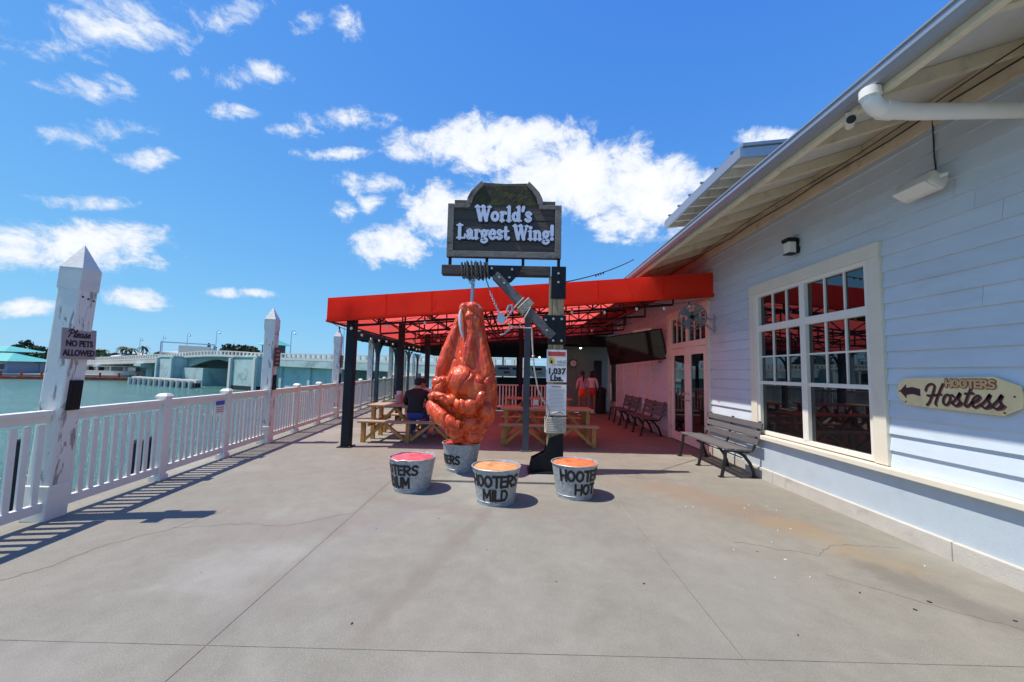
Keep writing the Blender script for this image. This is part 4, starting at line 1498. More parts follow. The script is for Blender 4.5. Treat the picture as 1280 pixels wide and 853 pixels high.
# string lights: one under the front, one along the water side
def lights(label, pts, nb, on=()):
    s_ = thing('string_light', label, 'string lights', pts[0], 0, 'string lights under the awning')
    o = Vector(pts[0])
    segs = []
    for a, c_ in zip(pts, pts[1:]):
        a, c_ = Vector(a), Vector(c_)
        for k in range(6):
            t = k / 6
            segs.append(a.lerp(c_, t) - o - Vector((0, 0, .06 * 4 * t * (1 - t))))
    segs.append(Vector(pts[-1]) - o)
    B().tube(segs, .006, 5).build('wire', M['cable'], s_)
    sk = bm_ = None
    for k in range(nb):
        f = (k + .5) / nb * (len(segs) - 1)
        i = int(f)
        p = segs[i].lerp(segs[min(i + 1, len(segs) - 1)], f - i)
        if sk is None:
            sk = B().cyl((0, 0, 0), (0, 0, -.055), .016, .014, 8).build('socket', M['black'], s_)
            sk.location = p
            bm_ = B().ell((0, 0, -.085), (.028, .028, .036), 10, 7).build('bulb', M['bulb'], sk, True)
        else:
            q = inst(sk, s_, p)
            inst(bm_, q)


lights('string lights hanging along the front edge of the awning', [(x, AY0 + .12, az(x) - .49) for x in (-3.6, -2, -.4, 1.2, 2.6, 3.7)], 11)
lights('string lights hanging along the water-side edge of the awning', [(-3.62, y, az(-3.62) - .49) for y in (7.9, 9.5, 11.1, 12.7, 14.3, 15.5)], 13)
lights('string lights strung through the middle of the awning frame', [(x, 11.2, az(x) - .54) for x in (-3.2, -1.6, 0, 1.6, 3.3)], 9)

# ================================================================== GALLOWS WITH SIGN AND WING
GY = 6.30
gal = thing('timber_gallows', 'tall weathered timber gallows with steel plates holding sign and wing', 'gallows', (.66, GY, 0))
gx = lambda X: X - .66
B().span((gx(-1.25), -.62, .0), (gx(.98), .75, .03)).build('base_slab', M['deck'], gal, bev=.008)
B().box((.02, .0, 1.62), (.17, .15, 3.20)).build('post', M['timber'], gal, bev=.008)
B().box((-.098, -.005, 1.55), (.055, .13, 3.04)).build('side_board', M['timber'], gal, bev=.006)
B().bar((gx(-1.18), 0, 3.14), (gx(.55), 0, 3.145), .15, .155).build('beam', M['timber_h'], gal, bev=.01)
B().bar((gx(-.33), -.01, 3.07), (gx(.60), -.01, 2.10), .13, .19, up=(0, 1, 0)).build('brace', M['timber_b'], gal, bev=.01)
# (brace bar: its wide face looks at the deck)
pl = B()
pl.span((gx(.56), -.10, 2.70), (gx(.79), -.078, 3.215))
pl.build('steel_plate', M['black'], gal, bev=.003)
gus = [(gx(.32), 2.36), (gx(.32), 2.50), (gx(.44), 2.62), (gx(.80), 2.62), (gx(.80), 1.98), (gx(.55), 1.98), (gx(.53), 2.16)]
ga = [(gx(.40), 2.24), (gx(.44), 2.44), (gx(.58), 2.44), (gx(.80), 2.44), (gx(.80), 1.98), (gx(.52), 1.98), (gx(.52), 2.12)]
B().prism(ga, lambda u, v: (u, -.10, v), lambda u, v: (u, -.082, v)).build('steel_plate', M['black'], gal, bev=.003)
gb = [(gx(-.50), 3.215), (gx(-.40), 3.06), (gx(-.20), 2.86), (gx(-.06), 2.96), (gx(.04), 3.07), (gx(.10), 3.215)]
B().prism(gb, lambda u, v: (u, -.10, v), lambda u, v: (u, -.082, v)).build('steel_plate', M['black'], gal, bev=.003)
for X, z in ((.67, 3.10), (.67, 2.96), (.60, 2.38), (.73, 2.38), (.48, 2.36), (.50, 2.20), (.60, 2.04), (.73, 2.04), (-.38, 3.16), (-.06, 3.15), (-.26, 3.02), (-.1, 3.02), (-.18, 2.93)):
    B().cyl((gx(X), -.10, z), (gx(X), -.125, z), .021, .017, 8).build('bolt', M['bolt'], gal)
# steel shoe at the foot
sh = [(-.40, .035), (.12, .035), (.12, .62), (-.10, .55), (-.16, .33), (-.36, .23)]
for yo in (-.10, .088):
    B().prism(sh, lambda u, v: (u, yo, v), lambda u, v: (u, yo + .014, v)).build('steel_shoe', M['black'], gal, bev=.003)
B().span((-.42, -.2, .035), (.22, .2, .05)).build('base_plate', M['black'], gal, bev=.003)

sgn = thing('wing_sign', "dark carved wooden sign reading World's Largest Wing!", 'sign', (-.20, GY, 3.225))
W = .91
Z0, ZS, ZT = .125, .99, 1.36


def arch(k, zt):
    """outline of the crown between the shoulders"""
    return [(.62 - .0, ZS), (.60, ZS + .10), (.55, ZS + .20), (.47, ZS + .29), (.38, zt)]


outl = [(-W, Z0), (W, Z0), (W, ZS)] + arch(0, ZT) + [(0, ZT - .015)] + [(-x, z) for x, z in arch(0, ZT)[::-1]] + [(-W, ZS)]
b = B()
b.prism(outl, lambda u, v: (u, .02, v), lambda u, v: (u, -.045, v))
b.build('board', M['signboard'], sgn)
# four planks lie proud of the board, with open joints
zz = Z0 + .10
for k, h in enumerate((.17, .165, .175, .17, .16)):
    B().span((-W + .10, -.058 - .002 * (k % 2), zz), (W - .10, -.0455, zz + h - .006)).build('plank', M['signboard'], sgn, bev=.004)
    zz += h
B().prism([(-.53, ZS - .015), (.53, ZS - .015), (.52, ZS + .12), (.45, ZS + .23), (.36, ZT - .05), (-.36, ZT - .05), (-.45, ZS + .23), (-.52, ZS + .12)],
          lambda u, v: (u, -.0455, v), lambda u, v: (u, -.062, v)).build('moss_panel', M['moss'], sgn, bev=.004)
def fpiece(poly):
    B().prism(poly, lambda u, v: (u, -.0455, v), lambda u, v: (u, -.082, v)).build('frame_piece', M['signframe'], sgn, bev=.005)
fpiece([(-W, Z0), (W, Z0), (W, Z0 + .095), (-W, Z0 + .095)])
for s_ in (-1, 1):
    fl_ = lambda poly: [(s_ * u, v) for u, v in (poly if s_ > 0 else poly[::-1])]
    fpiece(fl_([(W - .10, Z0 + .098), (W, Z0 + .098), (W, ZS), (W - .10, ZS)]))
    fpiece(fl_([(.55, ZS - .065), (W - .103, ZS - .065), (W - .103, ZS), (.55, ZS)]))
    fpiece(fl_([(.535, ZS + .003), (.62, ZS + .003), (.60, ZS + .11), (.55, ZS + .21), (.47, ZS + .30), (.38, ZT + .02), (.34, ZT - .05), (.43, ZS + .23), (.505, ZS + .12)]))
for u in (-.86, -.27, .31, .88):
    B().box((u, 0, .065), (.045, .05, .14)).build('strut', M['black'], sgn)
PS = lambda u, v, h: (u, -.0635 - h, v)
for off, m_, gw, t0 in ((.0, 'ink', .030, 0), (0, 'letter', 0, .008)):
    b = B()
    PP = lambda u, v, h: PS(u + (.010 if gw else 0), v - (.010 if gw else 0), h + t0)
    random.seed(3)
    write(b, "World's", SERIF, PP, -.46, .715, .90, .235, .052, .010, grow=gw)
    b.build('lettering', M[m_], sgn)
    b = B()
    write(b, "Largest Wing!", SERIF, PP, -.755, .42, 1.55, .225, .049, .010, grow=gw)
    b.build('lettering', M[m_], sgn)

# posters on the gallows post
pk = thing('weight_poster', 'white laminated poster on the post reading 1,037 Lbs.', 'poster', (.66, GY - .105, 1.40))
B().box((0, 0, .25), (.31, .006, .50)).build('sheet', M['paper'], pk)
B().box((0, -.0038, .435), (.27, .0012, .07)).build('red_band', M['redink'], pk)
text_part(pk, 'lettering', '1,037', M['ink'], .125, (0, -.005, .125), (pi / 2, 0, 0), bold=.006)
text_part(pk, 'lettering', 'Lbs.', M['ink'], .125, (0, -.005, .02), (pi / 2, 0, 0), bold=.006)
text_part(pk, 'lettering', 'WING', M['greyink'], .07, (.07, -.005, .29), (pi / 2, 0, 0), bold=.001, sx=.75)
b = B()
b.ell((-.075, -.0045, .33), (.05, .002, .055), 10, 6)
b.build('emblem', M['yellow'], pk)
B().box((-.08, -.007, .31), (.03, .002, .05)).build('emblem', M['ink'], pk)
B().box((.03, -.0038, .265), (.19, .0012, .012)).build('print_line', M['greyink'], pk)
p2 = thing('text_poster', 'white laminated sheet of small print below the weight poster', 'poster', (.66, GY - .105, .90))
B().box((0, 0, .23), (.31, .006, .47)).build('sheet', M['paper'], p2)
B().box((0, -.0038, .43), (.15, .0012, .014)).build('print_line', M['redink'], p2)
random.seed(5)
for k in range(17):
    B().box((random.uniform(-.01, .01), -.0038, .395 - .0205 * k), (random.uniform(.20, .27), .0012, .005)).build('print_line', M['greyink'], p2)

# ropes ------------------------------------------------------------
def coil(axis_pts, rx, ry, turns, r, ax):
    """rope wound round a square timber: ax gives the two cross directions"""
    p0, p1 = Vector(axis_pts[0]), Vector(axis_pts[1])
    n = int(turns * 16)
    out = []
    for k in range(n + 1):
        t = k / n
        a = 2 * pi * turns * t
        cx, sx = cos(a), sin(a)
        m_ = max(abs(cx), abs(sx)) ** .75
        out.append(p0.lerp(p1, t) + Vector(ax[0]) * (rx * cx / m_) + Vector(ax[1]) * (ry * sx / m_))
    return out


r1 = B()
r1.tube(coil(((-.88, GY, 3.142), (-.42, GY, 3.148)), .115, .115, 9, .013, ((0, 1, 0), (0, 0, 1))), .013, 6)
r1.tube(coil(((-.80, GY, 3.142), (-.52, GY, 3.146)), .135, .135, 4, .013, ((0, 1, 0), (0, 0, 1))), .013, 6)
tag(r1.build('beam_rope', M['rope_dark'], None, True), 'dark rope wound around the left end of the gallows beam', 'rope', 'ropes on the gallows')
r2 = B()
r2.tube(coil(((.66, GY, .62), (.66, GY, .86)), .155, .14, 9, .014, ((1, 0, 0), (0, 1, 0))), .0145, 6)
r2.tube([(.55, GY - .115, .88), (.62, GY - .12, .93), (.72, GY - .12, .95), (.78, GY - .1, .92)], .013, 6)
r2.tube([(.26, GY - .2, 2.22), (.28, GY - .2, 1.9), (.31, GY - .2, 1.6), (.37, GY - .2, 1.3), (.45, GY - .18, 1.12), (.52, GY - .16, 1.05), (.55, GY - .13, .95), (.53, GY - .13, .84)], .012, 6)
r2.tube(coil(((.12, GY - .0, 2.63), (.21, GY, 2.53)), .105, .125, 5, .012, ((0, 1, 0), (.72, 0, .69))), .013, 6)
r2.tube([(.13, GY - .15, 2.70), (.0, GY - .18, 2.55), (-.08, GY - .19, 2.43), (-.14, GY - .19, 2.36)], .012, 6)
r2.tube([(.24, GY - .14, 2.55), (.16, GY - .18, 2.40), (.05, GY - .19, 2.22), (.26, GY - .2, 2.22)], .012, 6)
r2.tube([(.05, GY - .19, 2.22), (-.06, GY - .2, 2.24), (-.16, GY - .2, 2.12), (-.22, GY - .2, 2.10)], .012, 6)
r2.tube([(-.14, GY - .19, 2.36), (-.09, GY - .2, 2.30), (-.07, GY - .2, 2.2), (-.14, GY - .2, 2.14)], .012, 6)
tag(r2.build('tie_rope', M['rope'], None, True), 'pale rope looped on the diagonal brace and wound round the post', 'rope', 'ropes on the gallows')
blk = thing('rope_tackle', 'chain and pulley block hanging from the beam beside the wing', 'pulley', (-.50, GY - .13, 3.07))
B().tube([(0, 0, 0), (.06, -.02, -.16), (.11, -.03, -.30)], .010, 6).build('line', M['rope_dark'], blk)
b = B()
for k in range(9):
    p = Vector((.11, -.03, -.31)) + Vector((.017, -.003, -.037)) * k
    a0 = Vector((1, 0, 0)) if k % 2 else Vector((0, 1, 0))
    d = Vector((.4, -.05, -.9)).normalized()
    b.tube([p + d * (.028 * cos(2 * pi * j / 10)) + a0 * (.016 * sin(2 * pi * j / 10)) for j in range(11)], .006, 5)
b.build('chain', M['galv'], blk)
b = B()
b.cyl((.29, -.08, -.72), (.29, -.02, -.72), .065, n=16)
b.build('sheave', M['galv'], blk, True)
B().prism([(.23, -.78), (.33, -.80), (.36, -.70), (.30, -.62), (.24, -.64)], lambda u, v: (u, -.10, v), lambda u, v: (u, -.088, v)).build('cheek_plate', M['galv'], blk, bev=.004)
B().tube([(.37, -.08, -.60), (.40, -.08, -.52), (.45, -.08, -.50), (.46, -.08, -.58), (.42, -.08, -.63)], .02, 6).build('hook', M['galv'], blk, True)

gw = B()
a, c_ = Vector((.75, GY - .02, 2.98)), Vector((2.45, 8.2, 3.93))
gw.tube([a.lerp(c_, t / 10) - Vector((0, 0, .22 * t / 10 * (1 - t / 10))) for t in range(11)], .009, 6)
for k in range(4):
    p = a.lerp(c_, .40 + .035 * k) - Vector((0, 0, .052))
    gw.cyl(p, p - Vector((0, 0, .035)), .012, n=6)
tag(gw.build('guy_wire', M['cable']), 'thin black wire with clamps from the gallows post to the eave', 'wire')

# wing --------------------------------------------------------------
WX = -.735
wg = thing('giant_wing', 'giant glossy orange-red chicken wing sculpture hanging over a bucket', 'sculpture', (WX, GY - .02, 0))
PXM = 6.28 / 500.0


def wp(x, y, d=0.):
    """sculpture coordinates: x right and z up from the photograph's proportions, d towards the viewer"""
    return Vector(((x - 579) * PXM, -d * PXM, 1.55 + (462.5 - y) * PXM * 1.003))


b = B()
def lump(x, y, d, rx, ry, rd, ang=0.):
    b.ell(wp(x, y, d), (rx * PXM, rd * PXM, ry * PXM), 20, 14, Matrix.Rotation(radians(ang), 3, 'Y'))
# lofted body: height, left edge, right edge, depth factor
SIL = [(377, 577, 588, .9), (380, 572, 593, .9), (385, 567, 597, .88), (395, 565, 599, .85), (410, 563, 601, .82), (425, 558, 604, .8), (440, 553, 608, .8),
       (455, 549, 613, .8), (470, 545, 616, .82), (485, 543, 618, .84), (498, 541, 619, .86), (510, 544, 617, .88), (522, 551, 612, .9), (533, 558, 606, .92), (543, 564, 601, .95), (550, 570, 596, 1), (555, 577, 590, 1)]
vs, fs = [], []
NS = 40
for yy_, xl, xr, dp_ in SIL:
    cx_, hw = (xl + xr) / 2, (xr - xl) / 2
    for k in range(NS):
        a = 2 * pi * k / NS
        q = wp(cx_ + hw * cos(a), yy_, hw * dp_ * sin(a))
        vs.append(q)
for i in range(len(SIL) - 1):
    fs += [(i * NS + k, i * NS + (k + 1) % NS, (i + 1) * NS + (k + 1) % NS, (i + 1) * NS + k) for k in range(NS)]
fs += [tuple(range(NS)), tuple(range((len(SIL) - 1) * NS, len(SIL) * NS))]
b.add(vs, fs)
# long folds of skin running down the shaft
def cord(pts, r):
    b.tube([wp(*p) for p in pts], [r_ * PXM for r_ in r], 12)
cord([(569, 396, 8), (564, 416, 10), (557, 438, 14), (550, 460, 18), (548, 476, 18)], [4, 6, 8, 7, 5])
cord([(591, 396, 5), (594, 420, 8), (600, 448, 11), (605, 478, 14), (606, 505, 16)], [5, 7, 10, 12, 9])
cord([(585, 392, 10), (584, 420, 12), (580, 446, 18), (578, 464, 24)], [6, 8, 10, 8])
# knuckle at the top
lump(574, 386, 9, 6, 7, 6)
lump(585, 384, 10, 7, 6, 6)
lump(591, 390, 8, 6, 7, 6)
lump(582, 396, 13, 6, 5, 5)
lump(590, 402, 12, 6, 7, 5)
# folded tip at the left
lump(549, 484, 22, 9, 9, 10)
lump(546, 477, 21, 7, 6, 8)
lump(555, 475, 26, 6, 6, 7)
cord([(538, 494, 20), (546, 492, 27), (557, 494, 33), (566, 497, 36)], [4, 5, 5, 3])
# heavy band sweeping from the left flank under the bulge
cord([(541, 503, 16), (546, 510, 24), (555, 517, 30), (566, 523, 34), (577, 526, 34)], [9, 10, 10, 9, 7])
# big front bulge and the lip under it
lump(577, 476, 26, 19, 19, 15)
lump(592, 484, 25, 13, 17, 13)
lump(565, 497, 31, 9, 7, 9, -10)
lump(577, 502, 34, 9, 8, 9)
lump(589, 502, 33, 9, 9, 10)
lump(599, 494, 30, 7, 10, 10, 25)
lump(584, 509, 31, 12, 6, 10)
# lower lobes
lump(606, 512, 22, 11, 14, 14, -10)
lump(571, 532, 24, 13, 11, 13)
lump(588, 524, 27, 13, 10, 13)
lump(600, 526, 20, 9, 10, 12)
lump(592, 539, 18, 11, 9, 12)
lump(583, 549, 13, 9, 6, 9)
lump(573, 543, 16, 9, 7, 10)
wobj = b.build('wing_body', M['wing'], wg, True)
rm = wobj.modifiers.new('remesh', 'REMESH')
rm.mode = 'VOXEL'
rm.voxel_size = .010
rm.use_smooth_shade = True
sm = wobj.modifiers.new('smooth', 'SMOOTH')
sm.factor = .5
sm.iterations = 6
dg = bpy.context.evaluated_depsgraph_get()
me = bpy.data.meshes.new_from_object(wobj.evaluated_get(dg))
wobj.modifiers.clear()
old = wobj.data
wobj.data = me
me.name = 'wing_body'
bpy.data.meshes.remove(old)
NRM = [v.normal.copy() for v in me.vertices]
for v, n_ in zip(me.vertices, NRM):
    p = v.co.copy()
    s1 = noise.noise(Vector((p.x * 5, p.y * 5, p.z * 2.4)))
    s2 = noise.noise(Vector((p.x * 13 + 7, p.y * 13, p.z * 6)))
    s3 = noise.noise(Vector((p.x * 30, p.y * 30 + 3, p.z * 15)))
    # stringy skin running down the shaft, puckers lower down
    sh_ = min(1, max(0, (p.z - 1.35) / .5))
    st = abs(noise.noise(Vector((atan2(p.x, p.y + .05) * 3.2 + .5 * noise.noise(p * 2), p.z * .8, 2)))) - .25
    cre = abs(noise.noise(Vector((p.x * 5, p.y * 5, p.z * 3.6 + 11))))
    crease = -max(0, .14 - cre) * .16 * (1 - .6 * sh_)
    v.co = p + n_ * (s1 * .009 + s2 * .0045 + s3 * .0025 + crease * 1.15 + sh_ * st * .014)
for p in me.polygons:
    p.use_smooth = True
if not me.materials:
    me.materials.append(M['wing'])
b = B()
pts = [wp(571, 388, 13.5), wp(570.5, 396, 16.5), wp(571.5, 406, 18.5), wp(573.5, 416, 20), wp(576, 424, 21)]
b.tube(pts, [.012, .028, .030, .026, .012], 8)
b.build('bone', M['bone'], wg, True)
b = B()
b.cyl((.045, .02, 2.55), (.055, .02, 3.04), .028, n=14)
b.build('hanging_pipe', M['galv'], wg, True)
b = B()
b.cyl((.05, .02, 2.98), (.05, .02, 3.06), .042, n=14)
b.tube([(-.04, .0, 3.12), (-.03, -.03, 3.02), (.02, -.045, 2.93), (.05, -.04, 2.90), (.08, -.045, 2.95), (.10, -.03, 3.08)], .012, 6)
b.build('shackle', M['galv'], wg, True)

# buckets -----------------------------------------------------------
BH, BR, Br = .42, .290, .222


def bucket(x, y, label, sauce_m, words, rz, dent=0.):
    o = thing('bucket', label, 'bucket', (x, y, 0), rz, 'galvanised sauce buckets around the gallows')
    b = B()
    prof = [(0, .012), (Br - .01, .012), (Br, .0), (Br + .004, .0), (Br + .006, .02), (Br + (BR - Br) * .5, BH * .5), (BR - .004, BH - .025), (BR + .006, BH - .018), (BR + .010, BH - .006), (BR + .004, BH), (BR - .006, BH - .004), (BR - .012, BH - .03), (BR - .03, BH - .12)]
    b.lathe(prof, 48)
    ob = b.build('body', M['bucket'], o, True)
    for v in ob.data.vertices:
        a = atan2(v.co.y, v.co.x)
        if v.co.z > BH * .7:
            v.co.z += .004 * noise.noise(Vector((cos(a) * 2, sin(a) * 2, x * 3))) + dent * noise.noise(Vector((cos(a) * 5, sin(a) * 5, 9)))
        v.co.x += .0012 * noise.noise(Vector((a, v.co.z * 3, y)))
    b = B()
    n = 40
    vs, fs = [(0, 0, BH - .015)], []
    rings = [.06, .12, .18, .23, .262, .280]
    for j, r in enumerate(rings):
        for k in range(n):
            a = 2 * pi * k / n
            hz = .014 * noise.noise(Vector((r * cos(a) * 7 + x, r * sin(a) * 7 + y, 0)))
            vs.append((r * cos(a), r * sin(a), BH - .012 + hz - (.014 if j == 5 else 0)))
    for k in range(n):
        fs.append((0, 1 + k, 1 + (k + 1) % n))
    for j in range(len(rings) - 1):
        a = 1 + j * n
        fs += [(a + k, a + n + k, a + n + (k + 1) % n, a + (k + 1) % n) for k in range(n)]
    b.add(vs, fs)
    b.build('sauce', M[sauce_m], o, True)
    # side seam
    b = B()
    sa = radians(40)
    b.bar((cos(sa) * (Br + .006), sin(sa) * (Br + .006), .01), (cos(sa) * (BR + .002), sin(sa) * (BR + .002), BH - .03), .012, .008, up=(cos(sa), sin(sa), 0))
    b.build('seam', M['bucket'], o)
    for zz in (.045,):
        rr = Br + (BR - Br) * zz / BH
        B().lathe([(rr + .001, zz - .006), (rr + .007, zz), (rr + .001, zz + .006)], 48).build('hoop_bead', M['bucket'], o, True)
    for text, u0, zb, w, h, stroke in words:
        b = B()

        def place(u, v, t):
            r = Br + (BR - Br) * v / BH + .0062 + t
            a = -pi / 2 + u / .27
            return (r * cos(a), r * sin(a), v)
        random.seed(len(text) * 7 + ord(text[0]))
        write(b, text, CAPS, place, u0, zb, w, h, stroke, .001, dt=.0005, jit=.003)
        b.build('lettering', M['ink'], o)
    return o


bucket(-1.30, 5.33, 'galvanised bucket of pink-red sauce lettered Medium, leftmost of the buckets', 'sauce_medium', [('HOOTERS', -.36, .235, .66, .115, .026), ('MEDIUM', -.30, .075, .50, .125, .028)], -.55, .02)
bucket(-.185, 4.93, 'galvanised bucket of pale orange sauce lettered Mild, nearest the camera', 'sauce_mild', [('HOOTERS', -.315, .225, .64, .125, .028), ('MILD', -.155, .07, .34, .115, .028)], .0)
bucket(.80, 5.22, 'galvanised bucket of bright orange sauce lettered Hot, rightmost of the buckets', 'sauce_hot', [('HOOTERS', -.24, .235, .66, .125, .028), ('HOT', -.05, .075, .32, .12, .03)], .10)
bucket(-.78, GY - .03, 'galvanised bucket standing directly under the hanging wing', 'sauce_red', [('HOOTERS', -.50, .13, .62, .12, .026)], -.35)
for o in bpy.data.objects:
    if o.get('label', '').startswith('galvanised bucket standing'):
        o.location.z = .031

# ================================================================== BENCHES
def make_bench(label, y0, L, x=3.52):
    o = thing('bench', label, 'bench', (x, y0, 0), 0, 'slatted benches along the restaurant wall')
    # local y 0..L, front faces -x
    for k in range(3):
        xs = -.19 + .135 * k
        B().box((xs, L / 2, .435 - .006 * k), (.115, L, .032)).build('seat_slat', M['slat'], o, bev=.006)
    rb = Matrix.Rotation(radians(14), 3, 'Y')
    for k in range(3):
        zz = .545 + .125 * k
        B().box((.225 + (zz - .5) * .25, L / 2, zz), (.03, L, .095), rb).build('back_slat', M['slat'], o, bev=.006)
    src = None
    for y in (.09, L / 2, L - .09):
        if src is None:
            b = B()
            fl_ = [(-.22, .41), (-.235, .25), (-.27, .08), (-.29, .0)]
            b.tube([(a, 0, z) for a, z in fl_], .026, 8)
            b.box((-.29, 0, .008), (.08, .07, .016))
            b.tube([(-.24, 0, .405), (-.05, 0, .40), (.12, 0, .385), (.19, 0, .41), (.225, 0, .47), (.265, 0, .62), (.325, 0, .86)], .021, 8)
            b.tube([(-.05, 0, .395), (.06, 0, .33), (.15, 0, .22), (.20, 0, .10), (.22, 0, .0)], [.02, .024, .026, .026, .026], 8)
            b.box((.22, 0, .008), (.08, .07, .016))
            src = b.build('leg_frame', M['iron'], o, True)
            src.location = (0, y, 0)
        else:
            inst(src, o, (0, y, 0))
    b = B()
    b.bar((.03, .09, .30), (.03, L - .09, .30), .03, .01)
    b.build('brace', M['iron'], o)
    return o


make_bench('grey slatted bench in the sun, nearest the camera below the window', 6.22, 1.72)
make_bench('grey slatted bench in the shade just left of the double door', 10.15, 1.55)
make_bench('farthest slatted bench in the shade, below the left end of the television', 12.2, 1.55)
tc_ = thing('trash_can', 'black trash can against the wall at the far corner', 'trash can', (3.35, 15.75, 0))
B().lathe([(.0, .01), (.24, .01), (.25, 0), (.29, .80), (.31, .82), (.31, .86), (.29, .88), (.27, .86)], 20).build('body', M['trash'], tc_, True)
B().lathe([(.30, .87), (.28, .97), (.16, 1.02), (.0, 1.03)], 20).build('lid', M['trash'], tc_, True)

# ================================================================== PICNIC TABLES
def make_table(label, x, y, L=2.06):
    o = thing('picnic_table', label, 'picnic table', (x, y, 0), 0, 'yellow timber picnic tables under the awning')
    for k in range(5):
        B().box((0, -.30 + .15 * k, .735), (L - .03, .142, .035)).build('top_board', M['tabletop'], o, bev=.005)
    for s_ in (-1, 1):
        for k in range(2):
            B().box((0, s_ * (.62 + .14 * k), .435), (L, .132, .035)).build('seat_board', M['tabletop'], o, bev=.005)
        for X in (-L / 2 + .09, 0, L / 2 - .09):
            B().box((X, s_ * .69, .209), (.085, .085, .417)).build('leg', M['pine'], o, bev=.005)
        for a, c_ in ((-L / 2 + .13, -L / 2 + .52), (-.06, -.50), (.06, .50), (L / 2 - .13, L / 2 - .52)):
            B().bar((a, s_ * .69, .06), (c_, s_ * .69, .405), .055, .075, up=(0, 1, 0)).build('brace', M['pine'], o)
    for X in (-L / 2 + .14, L / 2 - .14):
        for s_ in (-1, 1):
            B().bar((X, s_ * .26, 0), (X, s_ * .26, .715), .085, .085).build('leg', M['pine'], o, bev=.005)
        B().box((X + .07, 0, .385), (.04, 1.5, .085)).build('cross_beam', M['pine'], o)
    for s_ in (-1, 1):
        B().bar((s_ * (L / 2 - .16), -.2, .22), (s_ * (L / 2 - .62), -.2, .70), .055, .075, up=(0, 1, 0)).build('brace', M['pine'], o)
        B().bar((s_ * .05, -.2, .22), (s_ * .42, -.2, .70), .055, .075, up=(0, 1, 0)).build('brace', M['pine'], o)
    return o


t1 = make_table('picnic table at the left front where the man in black sits', -2.20, 9.22)
t2 = make_table('picnic table right of the wing, behind the slate-blue awning post', .75, 9.15)
make_table('picnic table in the second row, left, behind the seated people', -2.2, 12.6)
make_table('picnic table in the second row, right, behind the front table', .75, 12.4)

pb = thing('paper_bucket', 'pink bucket with paper roll on the left picnic table', 'bucket', (-2.62, 9.25, .754))
B().lathe([(0, .004), (.085, .004), (.105, .20), (.112, .205), (.100, .20), (.09, .03)], 18).build('body', M['pink'], pb, True)
B().cyl((0, 0, .03), (0, 0, .29), .06, n=16).build('paper_roll', M['whiteshirt'], pb, True)
mc = thing('menu_card', 'small white menu card standing on the right picnic table', 'card', (.50, 9.0, .754))
B().box((0, 0, .09), (.11, .03, .18)).build('card', M['paper'], mc)
B().box((0, -.0165, .04), (.09, .002, .03)).build('print_band', M['redink'], mc)
sb = thing('sauce_caddy', 'sauce bottles caddy on the right picnic table beside the post', 'caddy', (.30, 9.25, .754))
B().box((0, 0, .05), (.22, .14, .10)).build('tray', M['redchair'], sb, bev=.005)
for k, m_ in enumerate(('redshirt', 'yellow', 'ink')):
    q = B()
    q.v, q.f, q.mi = [], [], []
    q.lathe([(0, .02), (.026, .02), (.028, .14), (.012, .17), (.010, .20), (0, .2)], 10)
    qq = q.build('bottle', M[m_], sb, True)
    qq.location = (-.06 + .06 * k, 0, 0)

# ================================================================== BAR PAVILION
bar = thing('bar_pavilion', 'dark roofed open bar area beyond the awning', 'pavilion', (0, 16, 0))
B().span((-6.55, -.1, 2.86), (5.5, 17, 2.98)).build('roof_deck', M['ceil'], bar)
B().span((-6.6, -.16, 2.68), (5.5, -.10, 3.02)).build('fascia', M['black'], bar)
B().span((-6.62, -.10, 2.70), (-6.55, 17, 3.02)).build('fascia', M['bluepost'], bar)
for k in range(9):
    B().span((-6.5, .9 + 1.9 * k, 2.66), (5.4, 1.0 + 1.9 * k, 2.858)).build('ceiling_joist', M['ceil'], bar)
for X in (-3.27, .26):
    for k in range(3):
        p = B().span((X - .08, 3.2 + 5 * k, 0), (X + .08, 3.36 + 5 * k, 2.65)).build('post', M['post'], bar)
for k in range(4):
    yy = .5 + 4.15 * k
    X = RX(16 + yy) + .28
    b = B()
    b.span((X - .06, yy - .08, 0), (X + .06, yy + .08, 2.66))
    for s_ in (-1, 1):
        pts = [(X, yy + s_ * (.05 + .75 * (1 - cos(t))), 1.75 + .88 * sin(t)) for t in [pi / 2 * j / 6 for j in range(7)]]
        b.tube(pts, .055, 6)
    b.build('curved_bracket_post', M['bluepost'], bar)
B().span((-1.1, 10.5, 0), (3.4, 11.2, 1.1)).build('bar_counter', M['ceil'], bar, bev=.02)
B().span((-1.2, 10.4, 1.1), (3.5, 11.3, 1.15)).build('counter_top', M['timber_h'], bar, bev=.01)
B().span((2.2, 1.6, 0), (5.5, 1.7, 2.86)).build('partition', M['green_wall'], bar)
B().span((-2.8, 16.85, 0), (5.5, 17, .95)).build('end_wall', M['housegrey'], bar)
for X in (-2.8, -.9, 1.0, 2.9):
    B().span((X - .06, 16.8, .95), (X + .06, 17, 2.86)).build('end_post', M['post'], bar)
ir = thing('inner_railing', 'pink-lit white railing dividing the awning area from the bar', 'railing', (0, 16.3, 0))
B().box((.1, 0, 1.0), (2.8, .08, .05)).build('top_rail', M['white'], ir)
B().box((.1, 0, .14), (2.8, .05, .08)).build('bottom_rail', M['white'], ir)
q = B().box((0, 0, .57), (.055, .022, .80)).build('baluster', M['white'], ir)
q.location = (-1.2, 0, 0)
for k in range(1, 21):
    inst(q, ir, (-1.2 + .13 * k, 0, 0))
for X in (-1.3, 1.5):
    B().box((X, 0, .54), (.11, .11, 1.08)).build('railing_post', M['white'], ir)
